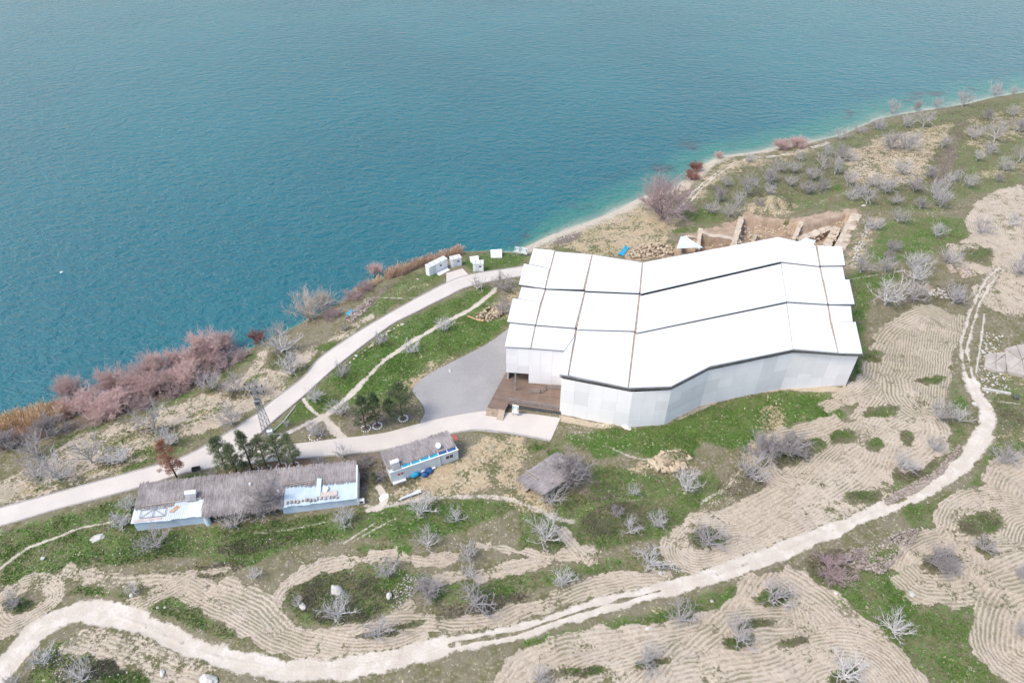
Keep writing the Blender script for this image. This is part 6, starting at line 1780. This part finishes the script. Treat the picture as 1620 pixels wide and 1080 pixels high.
rubble('loose_stones', 'loose stones scattered at the right inside of the ploughed loop', [(620, 935), (645, 905), (665, 918), (650, 955), (620, 965)], 160, .06, .16, M_stone, 4)
rubble('loose_stones', 'loose stones along the field edge left of the long ploughed loop', [(1010, 895), (1060, 885), (1100, 900), (1040, 912)], 120, .06, .16, M_stone, 5)
rubble('loose_stones', 'loose stones on the slope beside the wrapped ploughed band', [(1215, 625), (1240, 630), (1235, 680), (1195, 735), (1165, 770), (1110, 815), (1105, 808), (1170, 740)], 260, .06, .17, M_ochre, 6)
rubble('rock_outcrop', 'brown broken rock outcrop on the green slope below the shelter', [(1022, 740), (1040, 722), (1072, 712), (1088, 722), (1085, 742), (1050, 748)], 150, .2, .75, M_ochre, 7, .5)
rubble('shore_rocks', 'dark broken rocks on the shore bank below the cabins', [(545, 505), (575, 478), (585, 470), (592, 475), (580, 492), (555, 512)], 150, .15, .45, M_rubble, 8)
rubble('dug_stones', 'jumbled brown stones of the small dig left of the shelter', [(752, 502), (772, 485), (796, 478), (800, 495), (772, 510)], 160, .15, .4, M_ochre, 9)
rubble('rubble_strip', 'pale rubble strip above the striped field', [(1442, 452), (1465, 450), (1525, 470), (1500, 475), (1460, 464)], 160, .12, .35, M_stone, 10)
rubble('loose_stones', 'loose stones on the ruined ground right of the track', [(1552, 520), (1590, 530), (1575, 560), (1600, 620), (1555, 628), (1548, 580)], 160, .10, .3, M_stone, 11)
rubble('loose_stones', 'white stones scattered along the foot of the excavation rim', [(1345, 425), (1352, 395), (1372, 350), (1378, 355), (1362, 400), (1352, 428)], 140, .1, .35, M_stone, 12)
rubble('beach_stones', 'pale pebbles and stones along the beach behind the shelter', [(835, 393), (870, 376), (930, 356), (985, 333), (1010, 325), (1075, 300), (1085, 305), (1000, 345), (930, 368), (880, 388), (850, 398)], 420, .05, .22, M_stone, 13)
rubble('loose_stones', 'small pale stones scattered on the green slope below the shed', [(0, 880), (180, 850), (420, 845), (640, 850), (760, 850), (700, 890), (420, 900), (200, 900), (0, 920)], 240, .05, .12, M_stone, 14)
# the row of cut stones along the paved road: single stones
row = catmull(PA([(540, 590), (556, 571), (575, 556), (598, 540), (615, 525), (640, 512)]), step=.25)
rw_r = random.Random(3)
i = 0; cnt = 0
while i < len(row):
    x, y = row[i]; s = rw_r.uniform(.18, .42)
    x += rw_r.uniform(-.2, .2); y += rw_r.uniform(-.2, .2)
    tag(MB().rock((x, y, H0(x, y) + s * .3), (s, s * .7, s * .6), 100 + i, 1).build('kerb_stone', M_stone if rw_r.random() < .5 else M_ochre), ORD[cnt] + ' stone from the pylon end in the roadside stone row', 'stone', 'stones in the roadside row'); cnt += 1
    i += rw_r.choice((2, 2, 3, 4))
# rings of white stones around trees
for cx, cy, lb in [(402, 744, 'white stone ring left of the reddish pine litter'), (421.5, 742, 'white stone ring under the pylon cabinet pine'), (445.5, 738, 'white stone ring around the fourth pine'), (465.5, 737, 'white stone ring around the rightmost pine'),
                   (433, 749, 'white stone ring touching the thatch edge, right one'), (414, 750.5, 'white stone ring touching the thatch edge, left one'), (506, 740, 'white stone ring in the dark brushwood'), (499, 690, 'white stone ring around the bare tree at the junction'),
                   (579, 678, 'white stone ring at the leftmost dark pine'), (597, 674, 'white stone ring at the middle dark pine'), (638, 662, 'white stone ring at the broad dark pine'), (358, 752, 'stone ring at the leftmost pine')]:
    q = P(cx, cy); t = thing('stone_ring', lb, 'stone ring', q, 'white stone rings')
    R_ = .72 if cx != 499 else .95; n = 13; rs = random.Random(int(cx))
    for k in range(n):
        a = 2 * math.pi * k / n; x = q.x + R_ * math.cos(a); y = q.y + R_ * math.sin(a)
        MB().rock((x, y, H0(x, y) + .06), (.19, .13, .13), int(cx) * 20 + k, 1).build('stone', M_white if cx != 358 else M_ochre, t)

# ------------------------------------------------------------------ excavation walls, sheets and blocks
M_mud = simple('mudbrick_earth', (.44, .335, .25), (.31, .23, .17), .8, .95, bump=.7)
M_cap = simple('pale_earth_capping', (.52, .43, .335), (.42, .345, .27), .8, .95, bump=.3)
def mud_wall(label, a_px, b_px, th, top, depth, seed):
    a, b = P(*a_px), P(*b_px); F = Frame(a, b, min(a.z, b.z)); r = random.Random(seed)
    t = thing('mudbrick_wall', label, 'wall', F.p(F.L / 2, 0, -depth), 'excavated walls')
    n = max(2, round(F.L / 1.1))
    us = [F.L * k / n for k in range(n + 1)]; hs_ = [top + r.uniform(-.3, .15) for _ in us]; vo = [r.uniform(-.15, .15) for _ in us]
    m = MB(); mc = MB()
    for k in range(n):
        u0, u1 = us[k], us[k + 1]
        m.hexa([F.p(u0, -th / 2 + vo[k], -depth), F.p(u1, -th / 2 + vo[k + 1], -depth), F.p(u1, th / 2, -depth), F.p(u0, th / 2, -depth), F.p(u0, -th / 2 + vo[k] + .1, hs_[k]), F.p(u1, -th / 2 + vo[k + 1] + .1, hs_[k + 1]), F.p(u1, th / 2, hs_[k + 1]), F.p(u0, th / 2, hs_[k])])
        mc.slab([F.p(u0, -th / 2 + vo[k] + .05, hs_[k] + .08), F.p(u1, -th / 2 + vo[k + 1] + .05, hs_[k + 1] + .08), F.p(u1, th / 2 + .05, hs_[k + 1] + .08), F.p(u0, th / 2 + .05, hs_[k] + .08)], .1)
    m.build('wall_body', M_mud, t); mc.build('capping', M_cap, t)
mud_wall('short brown mudbrick wall at the left of the excavation', (1081, 376), (1105, 378), .7, .4, 3.0, 1)
mud_wall('long brown mudbrick wall in the middle of the excavation', (1106, 370), (1160, 380), 1.3, .5, 3.2, 2)
mud_wall('cross wall running to the lake side of the excavation', (1160, 392), (1173, 346), 1.2, .5, 3.2, 3)
mud_wall('low inner wall in the deep excavated room', (1184, 394), (1200, 362), .9, -1.2, 3.2, 4)
mud_wall('low wall in the right excavated room', (1256, 379), (1268, 352), .9, .1, 3.0, 5)
mud_wall('straight earth baulk at the right of the excavation', (1300, 402), (1326, 358), 1.8, -.2, 2.6, 6)
mud_wall('outer earth baulk along the right rim of the excavation', (1322, 404), (1356, 338), 2.2, .15, 2.6, 7)
mud_wall('curved earth bench crossing the right excavated room', (1262, 374), (1318, 354), 1.8, -.7, 2.6, 8)
mud_wall('short wall joining the left excavated rooms', (1104, 396), (1108, 364), .9, .5, 3.0, 9)
rubble('trench_rubble', 'tan earth lumps and stones lying in the excavation trenches', [(1090, 392), (1160, 384), (1180, 356), (1255, 356), (1250, 376), (1290, 372), (1320, 352), (1345, 345), (1320, 390), (1250, 380), (1150, 400)], 260, .12, .4, M_ochre, 16)
rubble('dug_stones', 'brown rubble heap beside the blue sheet behind the shelter', [(992, 404), (1005, 390), (1030, 386), (1062, 390), (1066, 402), (1040, 410), (1000, 410)], 220, .2, .5, M_ochre, 15, .3)
M_canvas = simple('grey_blue_canvas', (.60, .65, .72), (.52, .57, .64), 1.0, .6)
def draped(name, label, pts_px, heights, mat, cat, nsub=6):
    w = [P(*p) for p in pts_px]; w = [Vector((p.x, p.y, p.z + h)) for p, h in zip(w, heights)]
    vs, fs = [], []
    for j in range(nsub + 1):
        for i_ in range(nsub + 1):
            u, v = i_ / nsub, j / nsub
            p = (w[0] * (1 - u) + w[1] * u) * (1 - v) + (w[3] * (1 - u) + w[2] * u) * v
            p.z += .06 * math.sin(9 * u + 4 * v) + .05 * math.sin(13 * v - 5 * u)
            vs.append(p)
    nv = len(vs); vs += [p - Vector((0, 0, .03)) for p in vs]
    for j in range(nsub):
        for i_ in range(nsub):
            a = j * (nsub + 1) + i_; q = (a, a + 1, a + nsub + 2, a + nsub + 1); fs.append(q); fs.append(tuple(nv + k for k in q[::-1]))
    m = MB(); m.add(vs, fs); return tag(m.build(name, mat, None, True), label, cat)
draped('blue_sheet', 'bright blue plastic sheet lying behind the shelter', [(977, 404), (990, 390), (995, 393), (986, 406)], (.25, .4, .3, .2), M_blue, 'plastic sheet')
draped('canvas_cover', 'grey blue canvas cover stretched behind the shelter roof', [(1068, 406), (1074, 390), (1082, 390), (1110, 404)], (2.0, 2.6, 2.6, 2.0), M_canvas, 'canvas cover')
draped('canvas_cover', 'small blue grey cover in the excavation near the roof ridge', [(1258, 384), (1275, 378), (1290, 382), (1285, 392)], (.1, .3, .3, .1), M_canvas, 'canvas cover')
draped('turquoise_rag', 'turquoise plastic rag on the grass at the shore', [(546, 497), (556, 490), (561, 494), (551, 500)], (.12, .2, .2, .1), M_blue, 'rag')
draped('grey_rag', 'dark grey rag beside the turquoise one at the shore', [(559, 491), (566, 487), (569, 490), (562, 494)], (.12, .2, .2, .1), M_steel, 'rag')
tag(draped('white_gate', 'thin rusted sheet at the dig left of the shelter', [(740, 500), (765, 508), (764, 510), (739, 502)], (.2, .2, .1, .1), M_rust, 'metal sheet'))
# flat limestone slabs at the right edge
def lime_slab(label, pts, seed, h):
    w = [P(*p) for p in pts]; t = thing('limestone_slab', label, 'rock', sum(w, Vector()) / len(w), 'bare limestone slabs')
    r = random.Random(seed); mx = max(p.z for p in w)
    # split by long cracks into a few plates
    c = sum(w, Vector()) / len(w)
    n = len(w)
    for k in range(n):
        a, b = w[k], w[(k + 1) % n]
        zc = mx + h + r.uniform(-.08, .08)
        f = .985
        tri = [c.lerp(a, f) + (b - a) * .012, c.lerp(b, f) - (b - a) * .012, c + ((a + b) / 2 - c) * .03]
        MB().slab([Vector((p.x, p.y, zc + r.uniform(-.12, .1))) for p in tri], h + 1.2).build('plate', M_lime, t)
M_lime = simple('bare_limestone', (.46, .405, .355), (.34, .30, .26), .6, .9, bump=.7)
lime_slab('cracked pale limestone slab right of the track, left of the crack', [(1557, 563), (1575, 560), (1591, 560), (1590, 590), (1575, 590), (1556, 582)], 1, .35)
lime_slab('large pale limestone slab at the right edge above a red bank', [(1587, 556), (1605, 550), (1640, 545), (1645, 600), (1618, 598), (1592, 592)], 2, .5)
a, b = P(1553, 616), P(1598, 624)
tag(MB().bar(a + Vector((0, 0, .1)), b + Vector((0, 0, .1)), .45, .5).build('low_stone_wall', M_stone), 'low broken stone wall right of the track, below the slab', 'wall')
q = P(1606, 630); tag(MB().rock((q.x, q.y, q.z + .3), (.5, .4, .5), 12, 2).build('dark_rock', M_dark), 'dark round rock at the end of the low stone wall', 'rock')
q0, q1 = P(1557, 497), P(1544, 590)
pipe_run('thin_wall_line', 'thin pale kerb line running beside the twin wheel track', [q0 + Vector((0, 0, .05)), P(1552, 540, .05), q1 + Vector((0, 0, .05))], .12, M_stone, 'kerb')
# stacked blocks on the meadow
for k, (cx, cy, nx, ny, lb) in enumerate([(1503, 427, 2, 5, 'leftmost stack of tan blocks on the meadow above the striped field'), (1520, 434, 2, 6, 'second stack of tan blocks, with a grey slab at its back'), (1528, 433, 2, 5, 'third stack of tan blocks on the meadow'), (1537, 432, 1, 5, 'rightmost narrow stack of tan blocks on the meadow')]):
    q = P(cx, cy); t = thing('block_stack', lb, 'block stack', q, 'stacks of tan blocks'); r = random.Random(k)
    for i_ in range(nx):
        for j in range(ny):
            x = q.x + (i_ - (nx - 1) / 2) * .55 + j * .10 + r.uniform(-.08, .08); y = q.y + (j - (ny - 1) / 2) * .62 + r.uniform(-.1, .1)
            MB().box((x, y, H0(x, y) + .2), (r.uniform(.34, .48), r.uniform(.3, .42), .45), r.uniform(-.3, .3)).build('block', r.choice((M_ochre, M_board, M_cap)), t)
# a white float on the lake
q = Q(97.5, 431, 0.0)
fl_ = thing('white_float', 'tiny white float drifting on the lake at the far left', 'float', q)
MB().rock((q.x, q.y, .06), (.34, .26, .2), 5, 2).build('body', M_white, fl_, True)
MB().tube((q.x, q.y, .2), (q.x + .03, q.y, .55), .03, .02, 6).build('stick', M_dark, fl_)

# ------------------------------------------------------------------ grass tufts and weeds
def tufts(name, label, attr, n, seed, hmin, hmax, mat, thr=.45, extra=None):
    r = np.random.default_rng(seed)
    w = A[attr].copy()
    if extra is not None: w = w * extra
    w *= (1 - A['track']) * (1 - np.clip(A['furrow_m'] * 1.3, 0, 1)) * (SD > 1.0) * (PY > 140) * (PY < 1110) * (PX > -60) * (PX < 1680)
    for U, L_ in ((ROAD_MAIN_U, ROAD_MAIN_L), (ROAD_BR_U, ROAD_BR_L), (COURT_U, COURT_L), (SPUR_U, SPUR_L), (GRAVEL_U, GRAVEL_L)):
        w *= 1 - poly_mask(U + L_[::-1], 1.5, False)
    depth = vy * CT - (vz2 - CAM_H) * ST
    w = np.where(w > thr, w, 0) * (.3 + vnoise(vx, vy, 2.4, seed) ** 2 * 2) 
    idx = r.choice(NVX, n, p=w / w.sum())
    k = 3
    x = np.repeat(vx[idx] + r.normal(0, .12, n), k); y = np.repeat(vy[idx] + r.normal(0, .12, n), k); z = np.repeat(vz2[idx], k) - .03
    m = n * k
    h = r.uniform(hmin, hmax, m); a = r.uniform(0, 6.28, m); ln = r.uniform(.2, .9, m)
    base = np.stack([x + r.normal(0, .06, m), y + r.normal(0, .06, m), z], 1)
    top = base + np.stack([np.cos(a) * ln * h, np.sin(a) * ln * h, h], 1)
    s = np.stack([-np.sin(a), np.cos(a), np.zeros(m)], 1) * r.uniform(.03, .075, m)[:, None]
    V = np.stack([base - s, base + s, top], 1).reshape(-1, 3)
    ob = link_mesh(name, np_mesh(name, V, np.arange(3 * m).reshape(-1, 3)), mat)
    return tag(ob, label, 'grass', kind='stuff')
M_grass = simple('fresh_grass_blades', (.062, .138, .022), (.105, .175, .045), .4, .8, island=True, spec=.15)
M_weed = simple('grey_brown_weeds', (.215, .185, .145), (.125, .115, .070), .4, .9, island=True, spec=.1)
tufts('grass_tufts', 'fresh green grass tufts over the slopes', 'green', 70000, 1, .07, .22, M_grass)
tufts('dry_weeds', 'grey brown dry weeds over the slopes', 'sage', 26000, 2, .12, .35, M_weed, .25)
